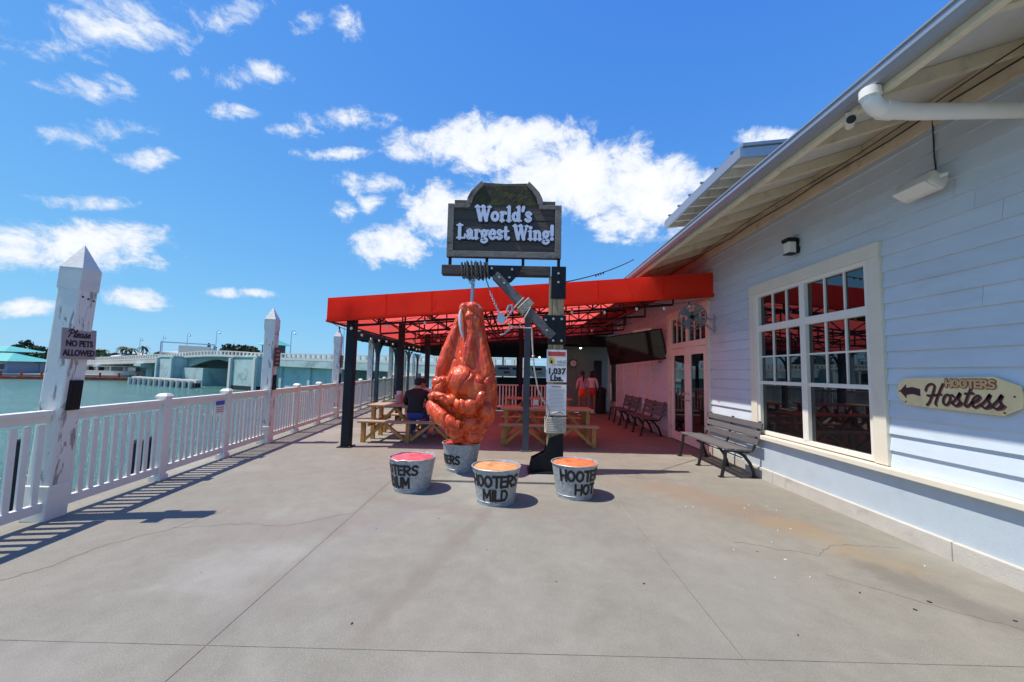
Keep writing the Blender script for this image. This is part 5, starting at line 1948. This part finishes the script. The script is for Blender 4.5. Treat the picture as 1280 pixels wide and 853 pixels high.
for k, (x, y, w, lab) in enumerate(((-.75, 31.5, 1.5, 'white banner with blue lettering at the far end of the bar, left'), (.15, 31.4, .7, 'small pale banner at the far end of the bar, middle'),
                                    (1.85, 31.3, 1.3, 'white banner with black lettering at the far end, beside the post'))):
    bn = thing('banner', lab, 'banner', (x, y, 1.25), 0, 'banners at the far end of the bar')
    B().box((0, 0, .35), (w, .02, .85)).build('sheet', M['banner'], bn)
    B().box((-.05, -.013, .52), (w * .6, .006, .18)).build('print', M['banner_blue' if k < 2 else 'ink'], bn)
    B().box((.2, -.013, .22), (w * .3, .006, .16)).build('print', M['redink' if k == 0 else 'yellow'], bn)
for k, (x, y, z, lab) in enumerate(((2.75, 16.6, 2.62, 'lit pendant lamp at the edge of the bar roof'), (.9, 19.0, 2.35, 'lit pendant lamp deeper in the bar, left'),
                                    (1.4, 22.0, 2.4, 'lit pendant lamp deep in the bar, right'))):
    pd = thing('pendant_lamp', lab, 'lamp', (x, y, z), 0, 'pendant lamps in the bar')
    B().cyl((0, 0, .05), (0, 0, .30), .008, n=6).build('cord', M['cable'], pd)
    B().lathe([(.02, .06), (.05, .04), (.10, -.03), (.105, -.03), (.05, .05)], 14).build('shade', M['bolt'], pd, True)
    B().ell((0, 0, -.02), (.045, .045, .055), 10, 8).build('bulb', M['bulb_on'], pd, True)
def make_stool(label, x, y):
    o = thing('bar_stool', label, 'stool', (x, y, 0), 0, 'bar stools')
    B().lathe([(0, .72), (.18, .72), (.19, .75), (.18, .78), (0, .785)], 14).build('seat', M['redchair'], o, True)
    for k in range(4):
        a = pi / 4 + pi / 2 * k
        B().bar((.13 * cos(a), .13 * sin(a), .72), (.2 * cos(a), .2 * sin(a), 0), .03, .03).build('leg', M['iron'], o)
    B().lathe([(.165, .26), (.175, .27), (.165, .28), (.155, .27)], 14).build('foot_ring', M['iron'], o, True)
make_stool('dark red bar stool behind the inner railing, left', -.3, 17.6)
make_stool('dark red bar stool behind the inner railing, right', .7, 17.9)

# ================================================================== PEOPLE
def skin_mesh(name, V, E, rad, root, parent, mats, pick, sub=2):
    """one continuous body grown along a skeleton"""
    me = bpy.data.meshes.new(name)
    names = list(V)
    me.from_pydata([V[k] for k in names], [(names.index(a), names.index(c_)) for a, c_ in E], [])
    ob = bpy.data.objects.new(name, me)
    COL.objects.link(ob)
    ob.modifiers.new('skin', 'SKIN')
    sv = me.skin_vertices[0].data if me.skin_vertices else None
    if sv is None:
        bm = bmesh.new()
        bm.from_mesh(me)
        bm.verts.layers.skin.verify()
        bm.to_mesh(me)
        bm.free()
        sv = me.skin_vertices[0].data
    for i, k in enumerate(names):
        r = rad[k]
        sv[i].radius = r if isinstance(r, tuple) else (r, r)
        sv[i].use_root = (k == root)
    ss = ob.modifiers.new('sub', 'SUBSURF')
    ss.levels = ss.render_levels = sub
    d_ = bpy.context.evaluated_depsgraph_get()
    d_.update()
    m2 = bpy.data.meshes.new_from_object(ob.evaluated_get(d_))
    bpy.data.objects.remove(ob)
    bpy.data.meshes.remove(me)
    m2.materials.clear()
    for m_ in mats:
        m2.materials.append(m_)
    for p in m2.polygons:
        p.material_index = pick(p.center)
        p.use_smooth = True
    m2.name = name
    o = bpy.data.objects.new(name, m2)
    COL.objects.link(o)
    o.parent = parent
    return o


def fingers(V, E, rad, side, hand, fwd, out):
    """five short chains from the palm"""
    fwd, out = Vector(fwd).normalized(), Vector(out).normalized()
    V[side + 'palm'] = Vector(hand) + fwd * .055
    E.append((side + 'hand', side + 'palm'))
    rad[side + 'palm'] = (.022, .034)
    dn = fwd.cross(out).normalized()
    for k in range(4):
        o_ = out * (.026 - .017 * k)
        l_ = (.066, .075, .07, .055)[k]
        a, c_ = side + 'f%d' % k, side + 'g%d' % k
        V[a] = Vector(hand) + fwd * (.075 + l_ * .45) + o_
        V[c_] = Vector(hand) + fwd * (.07 + l_) + o_ + dn * .012
        E += [(side + 'palm', a), (a, c_)]
        rad[a], rad[c_] = .0085, .007
    V[side + 't0'] = Vector(hand) + fwd * .035 + out * .045
    V[side + 't1'] = Vector(hand) + fwd * .07 + out * .062
    E += [(side + 'hand', side + 't0'), (side + 't0', side + 't1')]
    rad[side + 't0'], rad[side + 't1'] = .011, .009


def head_parts(o, c_, skin, hairm, style, yaw=0., s=1.0):
    """face features and hair round a head centred at c_, facing local +y turned by yaw"""
    R = Matrix.Rotation(yaw, 3, 'Z')
    c_ = Vector(c_)
    P_ = lambda x, y, z: c_ + R @ Vector((x * s, y * s, z * s))
    b = B()
    for s_ in (-1, 1):
        b.ell(P_(s_ * .031, .088, .005), (.014 * s, .008 * s, .009 * s), 8, 6)
    b.build('eyes', M['ink'], o, True)
    b = B()
    for s_ in (-1, 1):
        b.ell(P_(s_ * .080, -.005, -.01), (.012 * s, .022 * s, .032 * s), 8, 6)
    b.ell(P_(0, .100, -.022), (.013 * s, .017 * s, .022 * s), 8, 6)
    b.build('ears_and_nose', skin, o, True)
    B().ell(P_(0, .088, -.058), (.025 * s, .008 * s, .007 * s), 8, 5).build('mouth', M['redshirt'], o, True)
    b = B()
    if style == 'cap':
        b.ell(P_(0, -.022, .015), (.084 * s, .088 * s, .085 * s), 16, 10)
        b.build('hair', hairm, o, True)
        b = B()
        b.ell(P_(0, .0, .055), (.088 * s, .104 * s, .072 * s), 16, 10)
        b.ell(P_(0, .12, .045), (.07 * s, .075 * s, .010 * s), 12, 6)
        b.build('cap', M['navy'], o, True)
    elif style == 'pony':
        b.ell(P_(0, -.016, .020), (.086 * s, .094 * s, .098 * s), 16, 10)
        pts = [P_(0, -.10, .05), P_(0, -.135, .0), P_(0, -.13, -.12), P_(.01, -.11, -.24), P_(.012, -.105, -.33)]
        b.tube(pts, [.03 * s, .036 * s, .034 * s, .026 * s, .008 * s], 8)
        b.build('hair', hairm, o, True)
    else:
        b.ell(P_(0, -.018, .018), (.092 * s, .096 * s, .10 * s), 16, 10)
        b.ell(P_(0, -.05, -.09), (.098 * s, .06 * s, .14 * s), 14, 9)
        b.build('hair', hairm, o, True)


def seated(label, x, y, rz, top, skin, hairm, style, lean=.16, s=1.0, pants='jeans'):
    o = thing('person', label, 'person', (x, y, 0), rz)
    V, E, rad = {}, [], {}
    def v(k, p, r):
        V[k] = Vector(p)
        rad[k] = r
    # facing +y; seat top 0.452
    v('pelvis', (0, 0, .56), (.155, .125))
    v('waist', (0, .02 + lean * .2, .72), (.160, .125))
    v('chest', (0, lean * .6, .90), (.185, .135))
    v('shoul', (0, lean, 1.02), (.150, .105))
    v('neck', (0, lean + .04, 1.11), (.060, .060))
    v('skull', (0, lean + .075, 1.18), (.074, .082))
    v('crown', (0, lean + .07, 1.27), (.068, .078))
    E += [('pelvis', 'waist'), ('waist', 'chest'), ('chest', 'shoul'), ('shoul', 'neck'), ('neck', 'skull'), ('skull', 'crown')]
    for n_, s_ in (('l', -1), ('r', 1)):
        v(n_ + 'sh', (s_ * .20, lean - .0, 1.00), (.080, .080))
        v(n_ + 'el', (s_ * .285, lean + .10, .78), (.060, .060))
        v(n_ + 'wr', (s_ * .17, lean + .34, .80), (.036, .036))
        v(n_ + 'hand', (s_ * .12, lean + .39, .80), (.024, .036))
        E += [('shoul', n_ + 'sh'), (n_ + 'sh', n_ + 'el'), (n_ + 'el', n_ + 'wr'), (n_ + 'wr', n_ + 'hand')]
        fingers(V, E, rad, n_, V[n_ + 'hand'], (-s_ * .5, .85, -.05), (-s_ * .6, -.3, .6))
        v(n_ + 'hip', (s_ * .10, .10, .535), (.092, .088))
        v(n_ + 'kn', (s_ * .15, .42, .52), (.062, .064))
        v(n_ + 'cf', (s_ * .15, .40, .32), (.055, .058))
        v(n_ + 'an', (s_ * .15, .36, .10), (.040, .042))
        v(n_ + 'toe', (s_ * .16, .52, .045), (.040, .038))
        v(n_ + 'heel', (s_ * .15, .35, .050), (.040, .042))
        E += [('pelvis', n_ + 'hip'), (n_ + 'hip', n_ + 'kn'), (n_ + 'kn', n_ + 'cf'), (n_ + 'cf', n_ + 'an'), (n_ + 'an', n_ + 'heel'), (n_ + 'heel', n_ + 'toe')]

    def pick(c_):
        if c_.z > 1.105:
            return 0
        if c_.y > lean + .36 and c_.z > .7:
            return 0
        if c_.z < .115:
            return 3
        if c_.z < .62 or (c_.y > .22 and c_.z < .65):
            return 2
        return 1
    skin_mesh('body', V, E, rad, 'pelvis', o, [skin, M[top], M[pants], M['shoe']], pick)
    head_parts(o, (0, lean + .072, 1.225), skin, hairm, style)
    o.scale = (s, s, s)
    return o


seated('person in black jacket and navy cap seated with back to camera', -2.10, 8.62, 0.0, 'jacket', M['skin'], M['hair'], 'cap', .18, 1.02, 'bluepants')
seated('person in red shirt seated across the table, mostly hidden by the wing', -1.62, 9.95, pi - .15, 'redshirt', M['skin'], M['hair'], 'long', .14)
seated('person in white shirt and cap seated beyond the person in black', -2.22, 9.97, pi + .1, 'whiteshirt', M['skin'], M['hair'], 'cap', .16)


def standing(label, x, y, rz, top, pants, skin, style, s=1.):
    o = thing('person', label, 'person', (x, y, 0), rz)
    V, E, rad = {}, [], {}
    def v(k, p, r):
        V[k] = Vector(p)
        rad[k] = r
    v('pelvis', (0, 0, .93), (.150, .105))
    v('waist', (0, .01, 1.08), (.115, .088))
    v('chest', (0, .01, 1.25), (.135, .098))
    v('shoul', (0, .0, 1.37), (.105, .075))
    v('neck', (0, .01, 1.46), (.048, .048))
    v('skull', (0, .03, 1.54), (.070, .080))
    v('crown', (0, .025, 1.63), (.064, .074))
    E += [('pelvis', 'waist'), ('waist', 'chest'), ('chest', 'shoul'), ('shoul', 'neck'), ('neck', 'skull'), ('skull', 'crown')]
    for n_, s_ in (('l', -1), ('r', 1)):
        v(n_ + 'sh', (s_ * .155, .0, 1.36), (.055, .055))
        v(n_ + 'el', (s_ * .225, -.02, 1.10), (.042, .042))
        v(n_ + 'wr', (s_ * .17, .14, .98), (.028, .028))
        v(n_ + 'hand', (s_ * .15, .19, .965), (.020, .030))
        E += [('shoul', n_ + 'sh'), (n_ + 'sh', n_ + 'el'), (n_ + 'el', n_ + 'wr'), (n_ + 'wr', n_ + 'hand')]
        fingers(V, E, rad, n_, V[n_ + 'hand'], (-s_ * .2, .9, -.3), (-s_ * .8, 0, .4))
        v(n_ + 'hip', (s_ * .085, .0, .86), (.090, .092))
        v(n_ + 'kn', (s_ * .085, .02, .49), (.056, .058))
        v(n_ + 'cf', (s_ * .087, -.01, .34), (.054, .056))
        v(n_ + 'an', (s_ * .09, -.02, .09), (.036, .038))
        v(n_ + 'heel', (s_ * .09, -.03, .045), (.036, .040))
        v(n_ + 'toe', (s_ * .10, .13, .04), (.036, .034))
        E += [('pelvis', n_ + 'hip'), (n_ + 'hip', n_ + 'kn'), (n_ + 'kn', n_ + 'cf'), (n_ + 'cf', n_ + 'an'), (n_ + 'an', n_ + 'heel'), (n_ + 'heel', n_ + 'toe')]

    def pick(c_):
        if c_.z > 1.445:
            return 0
        if c_.y > .12 and c_.z > .8:
            return 0
        if c_.z < .10:
            return 3
        if c_.z < .74:
            return 0
        if c_.z < 1.03 and abs(c_.x) < .19:
            return 2
        return 1
    skin_mesh('body', V, E, rad, 'pelvis', o, [skin, M[top], M[pants], M['shoe']], pick)
    head_parts(o, (0, .028, 1.585), skin, M['hair'], style)
    o.scale = (s, s, s)
    return o


standing('person in pink top and orange shorts standing with back turned, ponytail', 2.47, 14.4, .12, 'pinkshirt', 'shorts', M['skin2'], 'pony', .96)
standing('person with long black hair and red shorts beside the person in pink', 2.98, 15.25, -.5, 'whiteshirt', 'redshirt', M['skin2'], 'long', .97)

# ================================================================== BRIDGE AND FAR SHORE
T1, T2 = Vector((-54, 71, 0)), Vector((-33.7, 60, 0))
BD = (T2 - T1).normalized()
BNv = Vector((BD.y, -BD.x, 0))          # towards the camera side? fixed below
if BNv.dot(-T1) < 0:
    BNv = -BNv
ang = atan2(BD.y, BD.x)
br = thing('bascule_bridge', 'low pale aqua bascule bridge across the channel', 'bridge', (T1.x, T1.y, 0), ang)
# local x along the bridge from the first tower to the second (23.1 m apart); local -y faces the camera
SPAN = (T2 - T1).length
facing = -1 if (Matrix.Rotation(-ang, 3, 'Z') @ BNv).y < 0 else 1


def deckz(x):
    """road level along the bridge"""
    if x < 0:
        return 2.75 + x * .022
    if x <= SPAN:
        return 2.75 + .35 * sin(pi * x / SPAN)
    return 2.75 - (x - SPAN) * .016


def run(x0, x1, y0, y1, dz0, dz1, name, m_, n=10, extra=None):
    b = B()
    vs, fs = [], []
    for i in range(n + 1):
        x = x0 + (x1 - x0) * i / n
        e = extra(i / n) if extra else 0
        vs += [(x, y0, deckz(x) + dz0 - e), (x, y1, deckz(x) + dz0 - e), (x, y1, deckz(x) + dz1), (x, y0, deckz(x) + dz1)]
    for i in range(n):
        a = 4 * i
        for k in range(4):
            fs.append((a + k, a + (k + 1) % 4, a + 4 + (k + 1) % 4, a + 4 + k))
    fs += [(3, 2, 1, 0), (4 * n, 4 * n + 1, 4 * n + 2, 4 * n + 3)]
    b.add(vs, fs)
    return b.build(name, m_, br)


F = facing
YA, YB = F * 5.0, F * -5.0
run(-64, -1.4, min(YA, YB), max(YA, YB), -.9, -.25, 'approach_deck', M['concrete_far'], 14)
run(SPAN + 1.4, 66, min(YA, YB), max(YA, YB), -1.1, -.25, 'approach_deck', M['bridge'], 14)
run(1.2, SPAN - 1.2, min(YA, YB) + .4, max(YA, YB) - .4, -.5, -.25, 'bascule_deck', M['bridge_steel'], 12)
for yy in (F * 4.3, F * -4.3):
    run(1.3, SPAN - 1.3, yy - .2, yy + .2, -.7, -.52, 'bascule_girder', M['bridge_steel'], 16, lambda t: 1.5 * abs(2 * t - 1) ** 1.5)
for x0, x1 in ((-64, -1.2), (-1.2, SPAN + 1.2), (SPAN + 1.2, 66)):
    for yy in (F * 4.9, F * -4.9):
        run(x0, x1, yy - .12, yy + .12, -.25, .05, 'kerb_beam', M['concrete_far'], 12)
        run(x0, x1, yy - .10, yy + .10, .50, .64, 'parapet_rail', M['concrete_far'], 12)
pst = B().box((0, 0, .28), (.32, .20, .46)).build('parapet_post', M['concrete_far'], br)
pst.location = (-64, F * 4.9, deckz(-64))
x = -63.0
while x < 66:
    inst(pst, br, (x, F * 4.9, deckz(x)))
    x += 1.0
for xx, w in ((0, 5.2), (SPAN, 6.0)):
    b = B()
    s_ = -1 if xx == 0 else 1
    b.span((xx - w / 2, F * 6.4, WATER - 1), (xx + w / 2, F * -6.4, deckz(xx) - .15))
    tw = b.build('pier', M['bridge'], br, bev=.12)
    b = B()
    b.span((xx - w / 2 - .1, F * 6.5, deckz(xx) - .15), (xx + w / 2 + .1, F * -6.5, deckz(xx) + .12))
    b.build('pier_cap', M['bridge'], br, bev=.06)
    B().span((xx - w / 2 - .04, F * 6.44, WATER - 1), (xx + w / 2 + .04, F * -6.44, WATER + .55)).build('tide_stain', M['oldpile'], br)
    B().cyl((xx, F * 6.4, .6), (xx, F * 6.42, .6), 1.0, n=24).build('medallion', M['bridge'], br)
    for q in (-1, 1):
        B().span((xx + q * w / 2 - .3, F * 6.4, WATER - 1), (xx + q * w / 2 + .3, F * 6.75, deckz(xx) - .2)).build('buttress', M['concrete_far' if xx else 'bridge'], br, bev=.05)
B().span((SPAN + 3, F * 4.2, WATER - 1), (40, F * -4.2, deckz(30) - 1.1)).build('pier_wall', M['bridge'], br)
B().span((2.6, F * 5.2, WATER - 1), (9.5, F * -5.2, 1.0)).build('pier_wall', M['bridge'], br)
for k in range(5):
    B().span((SPAN + 5 + 6 * k, F * 4.2, WATER - 1), (SPAN + 5.5 + 6 * k, F * 4.5, deckz(SPAN + 5 + 6 * k) - 1.15)).build('pilaster', M['bridge'], br)
# hammerhead piers on the left approach
for xx in (-14, -34):
    b = B()
    b.span((xx - 1.2, F * 3.6, WATER - 1), (xx + 1.2, F * 1.4, 1.0)).span((xx - 1.2, F * -1.4, WATER - 1), (xx + 1.2, F * -3.6, 1.0))
    b.build('pier', M['bridge'], br)
    b = B()
    dzz = deckz(xx) - .9
    b.prism([(-5.4, dzz), (-5.4, dzz - .5), (-3.8, .6), (3.8, .6), (5.4, dzz - .5), (5.4, dzz)][::-1], lambda u, v: (xx - 1.5, u, v), lambda u, v: (xx + 1.5, u, v))
    b.build('hammerhead', M['bridge'], br)
# control house
CHX = SPAN + 1.2
B().span((CHX - 1.2, F * 2.0, deckz(SPAN)), (CHX + 1.2, F * 4.4, deckz(SPAN) + .7)).build('control_house_base', M['bridge_steel'], br)
B().span((CHX - 1.05, F * 2.15, deckz(SPAN) + .7), (CHX + 1.05, F * 4.25, deckz(SPAN) + 1.75)).build('control_house_glazing', M['darkwin'], br)
b = B()
zc = deckz(SPAN) + 1.75
b.add([(CHX - 1.7, F * 1.5, zc), (CHX + 1.7, F * 1.5, zc), (CHX + 1.7, F * 4.9, zc), (CHX - 1.7, F * 4.9, zc), (CHX, F * 3.2, zc + 1.0)], [(0, 1, 4), (1, 2, 4), (2, 3, 4), (3, 0, 4), (3, 2, 1, 0)])
b.build('control_house_roof', M['teal_roof'], br)
# timber fenders
fd_ = thing('bridge_fender', 'low timber fender dock in front of the bridge pier', 'fender', (T1.x, T1.y, 0), ang)
B().span((-4, F * 9.2, WATER + .75), (17, F * 8.4, WATER + 1.15)).build('deck_beam', M['concrete_far'], fd_)
B().span((-4, F * 9.3, WATER + .1), (17, F * 8.6, WATER + .75)).build('waler', M['oldpile'], fd_)
for k in range(12):
    B().cyl((-3.6 + 1.8 * k, F * 9.5, WATER - 1), (-3.6 + 1.8 * k, F * 9.5, WATER + 1.0), .28, n=8).build('pile', M['concrete_far'], fd_)

WBR = Matrix.Translation((T1.x, T1.y, 0)) @ Matrix.Rotation(ang, 4, 'Z')


def lamp_post(p, h, label, n_=1):
    o = thing('street_lamp', label, 'street lamp', p, ang, 'street lamps along the bridge')
    B().cyl((0, 0, 0), (0, 0, h), .09, .05, 8).build('pole', M['galv'], o)
    B().tube([(0, 0, h), (.1, 0, h + .35), (.5, 0, h + .55), (.95, 0, h + .45), (1.0, 0, h + .2)], .05, 6).build('arm', M['galv'], o)
    B().lathe([(.04, h + .2), (.16, h + .05), (.2, h - .12), (.12, h - .16)], 10).build('lamp_head', M['galv'], o).location = (1.0, 0, 0)


def on_bridge_px(u):
    """distance along the bridge whose direction from the deck is u = X/Y"""
    # T1 + BD*t : (T1.x + BD.x t)/(T1.y + BD.y t) = u
    return (u * T1.y - T1.x) / (BD.x - u * BD.y)


LB = ['street lamp on the bridge, leftmost above the far bank', 'street lamp on the bridge, second from the left', 'street lamp on the bridge just left of the overhead gantry',
      'tallest street lamp beside the overhead gantry', 'street lamp on the bridge between the two pilings', 'street lamp on the bridge seen just left of the awning', 'street lamp on the bridge seen between awning posts']
for px_, lab in zip((140, 168, 198, 234, 328, 395, 470), LB):
    t = on_bridge_px((px_ - 641) / 500.0)
    p = WBR @ Vector((t, F * -4.2, deckz(t) + .05))
    lamp_post(p, 5.2 if px_ not in (328,) else 4.0, lab)
gt_ = thing('road_gantry', 'grey overhead road gantry on the bridge approach', 'gantry', WBR @ Vector((on_bridge_px((232 - 641) / 500), 0, 0)), ang)
dz_ = deckz(on_bridge_px((232 - 641) / 500))
for s_ in (-1, 1):
    B().cyl((0, s_ * 4.2, dz_), (0, s_ * 4.2, dz_ + 3.0), .12, n=8).build('pole', M['galv'], gt_)
B().bar((0, -4.2, dz_ + 2.9), (0, 4.2, dz_ + 2.9), .2, .2).build('cross_beam', M['galv'], gt_)
B().box((0, 1.0, dz_ + 1.5), (.15, 5.2, 1.9)).build('sign_panel', M['concrete_far'], gt_)


# vegetation ------------------------------------------------------
def foliage(b, c_, r, n, size, squash=1.):
    c_ = Vector(c_)
    for k in range(n):
        d = Vector((random.gauss(0, 1), random.gauss(0, 1), random.gauss(0, 1))).normalized() * (random.random() ** .45)
        p = c_ + Vector((d.x * r[0], d.y * r[1], d.z * r[2]))
        a = Vector((random.gauss(0, 1), random.gauss(0, 1), random.gauss(0, 1))).normalized()
        e = a.orthogonal().normalized()
        f = a.cross(e)
        s_ = size * random.uniform(.6, 1.3)
        b.add([p - e * s_ - f * s_ * .5, p + e * s_ - f * s_ * .5, p + e * s_ * .6 + f * s_ * .6, p - e * s_ * .6 + f * s_ * .6], [(0, 1, 2, 3)])


def tree(label, x, y, base, h, w, m_='leaf_dark', group='trees on the far bank', clumps=12):
    o = thing('tree', label, 'tree', (x, y, base), 0, group)
    b = B()
    b.tube([(0, 0, -.3), (.05 * w, 0, h * .3), (0, .04 * w, h * .6), (0, 0, h * .8)], [.05 * h, .04 * h, .03 * h, .012 * h], 8)
    for k in range(5):
        a = 2 * pi * k / 5 + random.random()
        b.tube([(0, 0, h * .4), (cos(a) * w * .2, sin(a) * w * .2, h * .6), (cos(a) * w * .36, sin(a) * w * .36, h * .75)], [.025 * h, .018 * h, .008 * h], 6)
    b.build('trunk', M['bark'], o, True)
    b = B()
    for k in range(clumps):
        a = random.uniform(0, 2 * pi)
        q = random.random() ** .6 * w * .42
        zc_ = h * random.uniform(.5, .92) - .25 * q
        foliage(b, (cos(a) * q, sin(a) * q, zc_), (w * .19, w * .19, h * .11), 90, .045 * w + .06)
    b.build('crown', M[m_], o, norm=False)


def palm(label, x, y, base, h, s=1.):
    o = thing('palm_tree', label, 'palm tree', (x, y, base), 0, 'palms on the far bank')
    B().tube([(0, 0, -.2), (.1, 0, h * .5), (.25, 0, h)], [.17 * s, .13 * s, .12 * s], 8).build('trunk', M['bark'], o, True)
    b = B()
    for k in range(22):
        a = 2 * pi * k / 22 * 3.1
        up = random.uniform(-.2, 1.0)
        L = 1.5 * s * random.uniform(.8, 1.1)
        d = Vector((cos(a), sin(a), 0))
        pts = [Vector((.25, 0, h)) + d * (L * t) + Vector((0, 0, L * (up * t - 1.1 * t * t))) for t in (0, .25, .5, .75, 1.)]
        sd = Vector((-d.y, d.x, 0)) * .17 * s
        for i in range(4):
            w0, w1 = (.3, 1, 1, .7, .1)[i], (.3, 1, 1, .7, .1)[i + 1]
            dr_ = Vector((0, 0, -.10 * s))
            b.add([pts[i], pts[i + 1], pts[i + 1] + sd * w1 + dr_, pts[i] + sd * w0 + dr_], [(0, 1, 2, 3)])
            b.add([pts[i], pts[i + 1], pts[i + 1] - sd * w1 + dr_, pts[i] - sd * w0 + dr_], [(0, 1, 2, 3)])
    b.build('crown', M['frond'], o, norm=False)


random.seed(21)
ATX = lambda px, Y: (px - 641) / 500.0 * Y
BANK = -.9
tree('broad dark pine behind the bridge, left half of the twin crowns', ATX(288, 128), 128, BANK, 10.2, 9)
tree('broad dark pine behind the bridge, right half of the twin crowns', ATX(308, 128), 130, BANK, 9.4, 8)
tree('thin dark cypress left of the bridge pier', ATX(250, 112), 112, BANK, 8.0, 2.6, clumps=7)
tree('narrow dark cypress next to the bridge pier top', ATX(260, 112), 112, BANK, 8.8, 2.4, clumps=7)
tree('dark bushy tree behind the teal-roofed house', ATX(30, 96), 96, BANK, 7.4, 6.5)
tree('small dark tree right of the teal-roofed house', ATX(48, 88), 88, BANK, 5.2, 5, 'leaf')
tree('rounded green tree behind the nearest piling, right side', ATX(118, 96), 96, BANK, 5.6, 6.5, 'leaf')
tree('low green tree beside the pale waterfront wall', ATX(132, 104), 104, BANK, 4.6, 6, 'leaf')
tree('green tree behind the bridge approach, below second lamp', ATX(190, 125), 125, BANK, 6.5, 8, 'leaf')
tree('green tree behind the bridge approach, below third lamp', ATX(205, 128), 128, BANK, 6.3, 8)
tree('low dark tree behind the bridge near the control house', ATX(330, 120), 120, BANK, 6.4, 5)
for px_, Y_, h_, w_, lab in ((12, 104, 6.4, 8, 'dark tree mass behind the teal roofs at the left edge'), (60, 100, 5.2, 7, 'green tree between the teal house and the nearest piling'),
                             (68, 92, 4.2, 6, 'low green shrub tree just left of the nearest piling'), (140, 122, 6.0, 9, 'broad green tree below the leftmost bridge lamp'),
                             (178, 130, 5.6, 9, 'broad green tree right of the white gabled house'), (218, 140, 7.0, 7, 'dark tree beside the building behind the gantry'),
                             (240, 138, 6.6, 8, 'dark tree right of the gantry building')):
    tree(lab, ATX(px_, Y_), Y_, BANK, h_, w_, random.choice(('leaf', 'leaf_dark')))
for px_, h, lab in ((122, 6.0, 'palm tree just right of the nearest piling'), (148, 7.0, 'palm tree left of the pale gabled house, taller'), (153, 6.6, 'palm tree left of the pale gabled house, shorter'),
                    (160, 6.6, 'palm tree above the pale gabled house'), (174, 7.2, 'palm tree right of the pale gabled house'), (415, 6.4, 'palm tree seen between third piling and bridge lamp')):
    palm(lab, ATX(px_, 116), 116, BANK, h, 1.1)

# waterfront buildings -----------------------------------------------
def hip_house(label, x, y, w, d, h, roofh, wallm, roofm, rz=0., over=.8):
    o = thing('waterfront_house', label, 'house', (x, y, BANK), rz, 'houses on the far bank')
    B().span((-w / 2, -d / 2, 0), (w / 2, d / 2, h)).build('wall', M[wallm], o)
    a, e = w / 2 + over, d / 2 + over
    b = B()
    rl = max(0, a - e)
    b.add([(-a, -e, h), (a, -e, h), (a, e, h), (-a, e, h), (-rl, 0, h + roofh), (rl, 0, h + roofh)], [(0, 1, 5, 4), (1, 2, 5), (2, 3, 4, 5), (3, 0, 4), (3, 2, 1, 0)])
    b.build('roof', M[roofm], o)
    n = max(2, int(w / 2.2))
    for k in range(n):
        X = -w / 2 + w * (k + .5) / n
        q = B().span((X - .55, -d / 2 - .06, h * .35), (X + .55, -d / 2 - .005, h * .8)).build('window', M['darkwin'], o)
        B().span((X - .65, -d / 2 - .09, h * .8), (X + .65, -d / 2 - .005, h * .86)).build('lintel', M['housewhite'], q)
    return o


hip_house('teal-roofed waterfront pavilion at the left edge, front roof', ATX(4, 78), 78, 9.5, 7, 2.3, 1.6, 'housegrey', 'teal_roof')
hip_house('teal-roofed waterfront house at the left edge, higher rear roof', ATX(-2, 87), 87, 10, 7, 4.3, 1.3, 'housegrey', 'teal_roof')
hip_house('long low blue-grey house left of the nearest piling', ATX(42, 82), 82, 7.5, 5, 2.1, .4, 'housegrey', 'housegrey')
hip_house('pale low house right of the nearest piling', ATX(126, 92), 92, 7, 5, 2.0, .7, 'housewhite', 'housegrey')
hip_house('white gabled house behind the bridge approach', ATX(166, 118), 118, 9, 7, 4.0, 1.6, 'housewhite', 'concrete_far')
hip_house('pale building behind the overhead gantry', ATX(226, 135), 135, 9, 6, 6.2, .5, 'housewhite', 'concrete_far')
hip_house('small pale house near the second piling', ATX(120, 108), 108, 8, 6, 3.4, .9, 'housewhite', 'teal_roof')

sw = thing('sea_wall', 'pale concrete sea wall with steps at the bridge approach', 'wall', (-80, 80, 0), 0)
B().span((-10, 0, -2.5), (3.5, .6, -.1)).build('wall', M['concrete_far'], sw)
for k in range(5):
    B().span((3.5 + .5 * k, 0, -2.5), (4 + .5 * k, 1.5, -.1 - .25 * k)).build('step', M['concrete_far'], sw)
    B().span((-9.5 + 2.8 * k, .1, -.1), (-9.3 + 2.8 * k, .3, .8)).build('rail_post', M['housewhite'], sw)
B().span((-10, .15, .75), (3.5, .25, .85)).build('rail', M['housewhite'], sw)
# orange floating barrier along the far bank
DK = B().box((0, 0, .0), (1.5, .9, .62)).mesh('float', M['orange_dock'])
k = 0
for i in range(34):
    x = -99 + 1.58 * i
    y = 69.6 + max(0, (x + 98)) * .23
    if x > -72:
        break
    o = bpy.data.objects.new('dock_float', DK)
    COL.objects.link(o)
    o.location = (x, y, WATER + .18 + random.uniform(-.03, .03))
    o.rotation_euler = (0, 0, .22 + random.uniform(-.05, .05))
    o.scale = (1, 1, random.uniform(.8, 1.3))
    tag(o, 'orange float in the row of floats lining the far bank', 'float', 'orange dock floats on the far bank')
for i in range(10):
    x = -98 + 2.9 * i
    y = 70.4 + max(0, (x + 98)) * .23
    o = tag(B().cyl((x, y, WATER - .5), (x, y, WATER + 1.35), .16, n=8).build('dock_post', M['orange_dock']), 'thin orange-brown post in the row behind the orange floats', 'post', 'posts behind the orange floats')
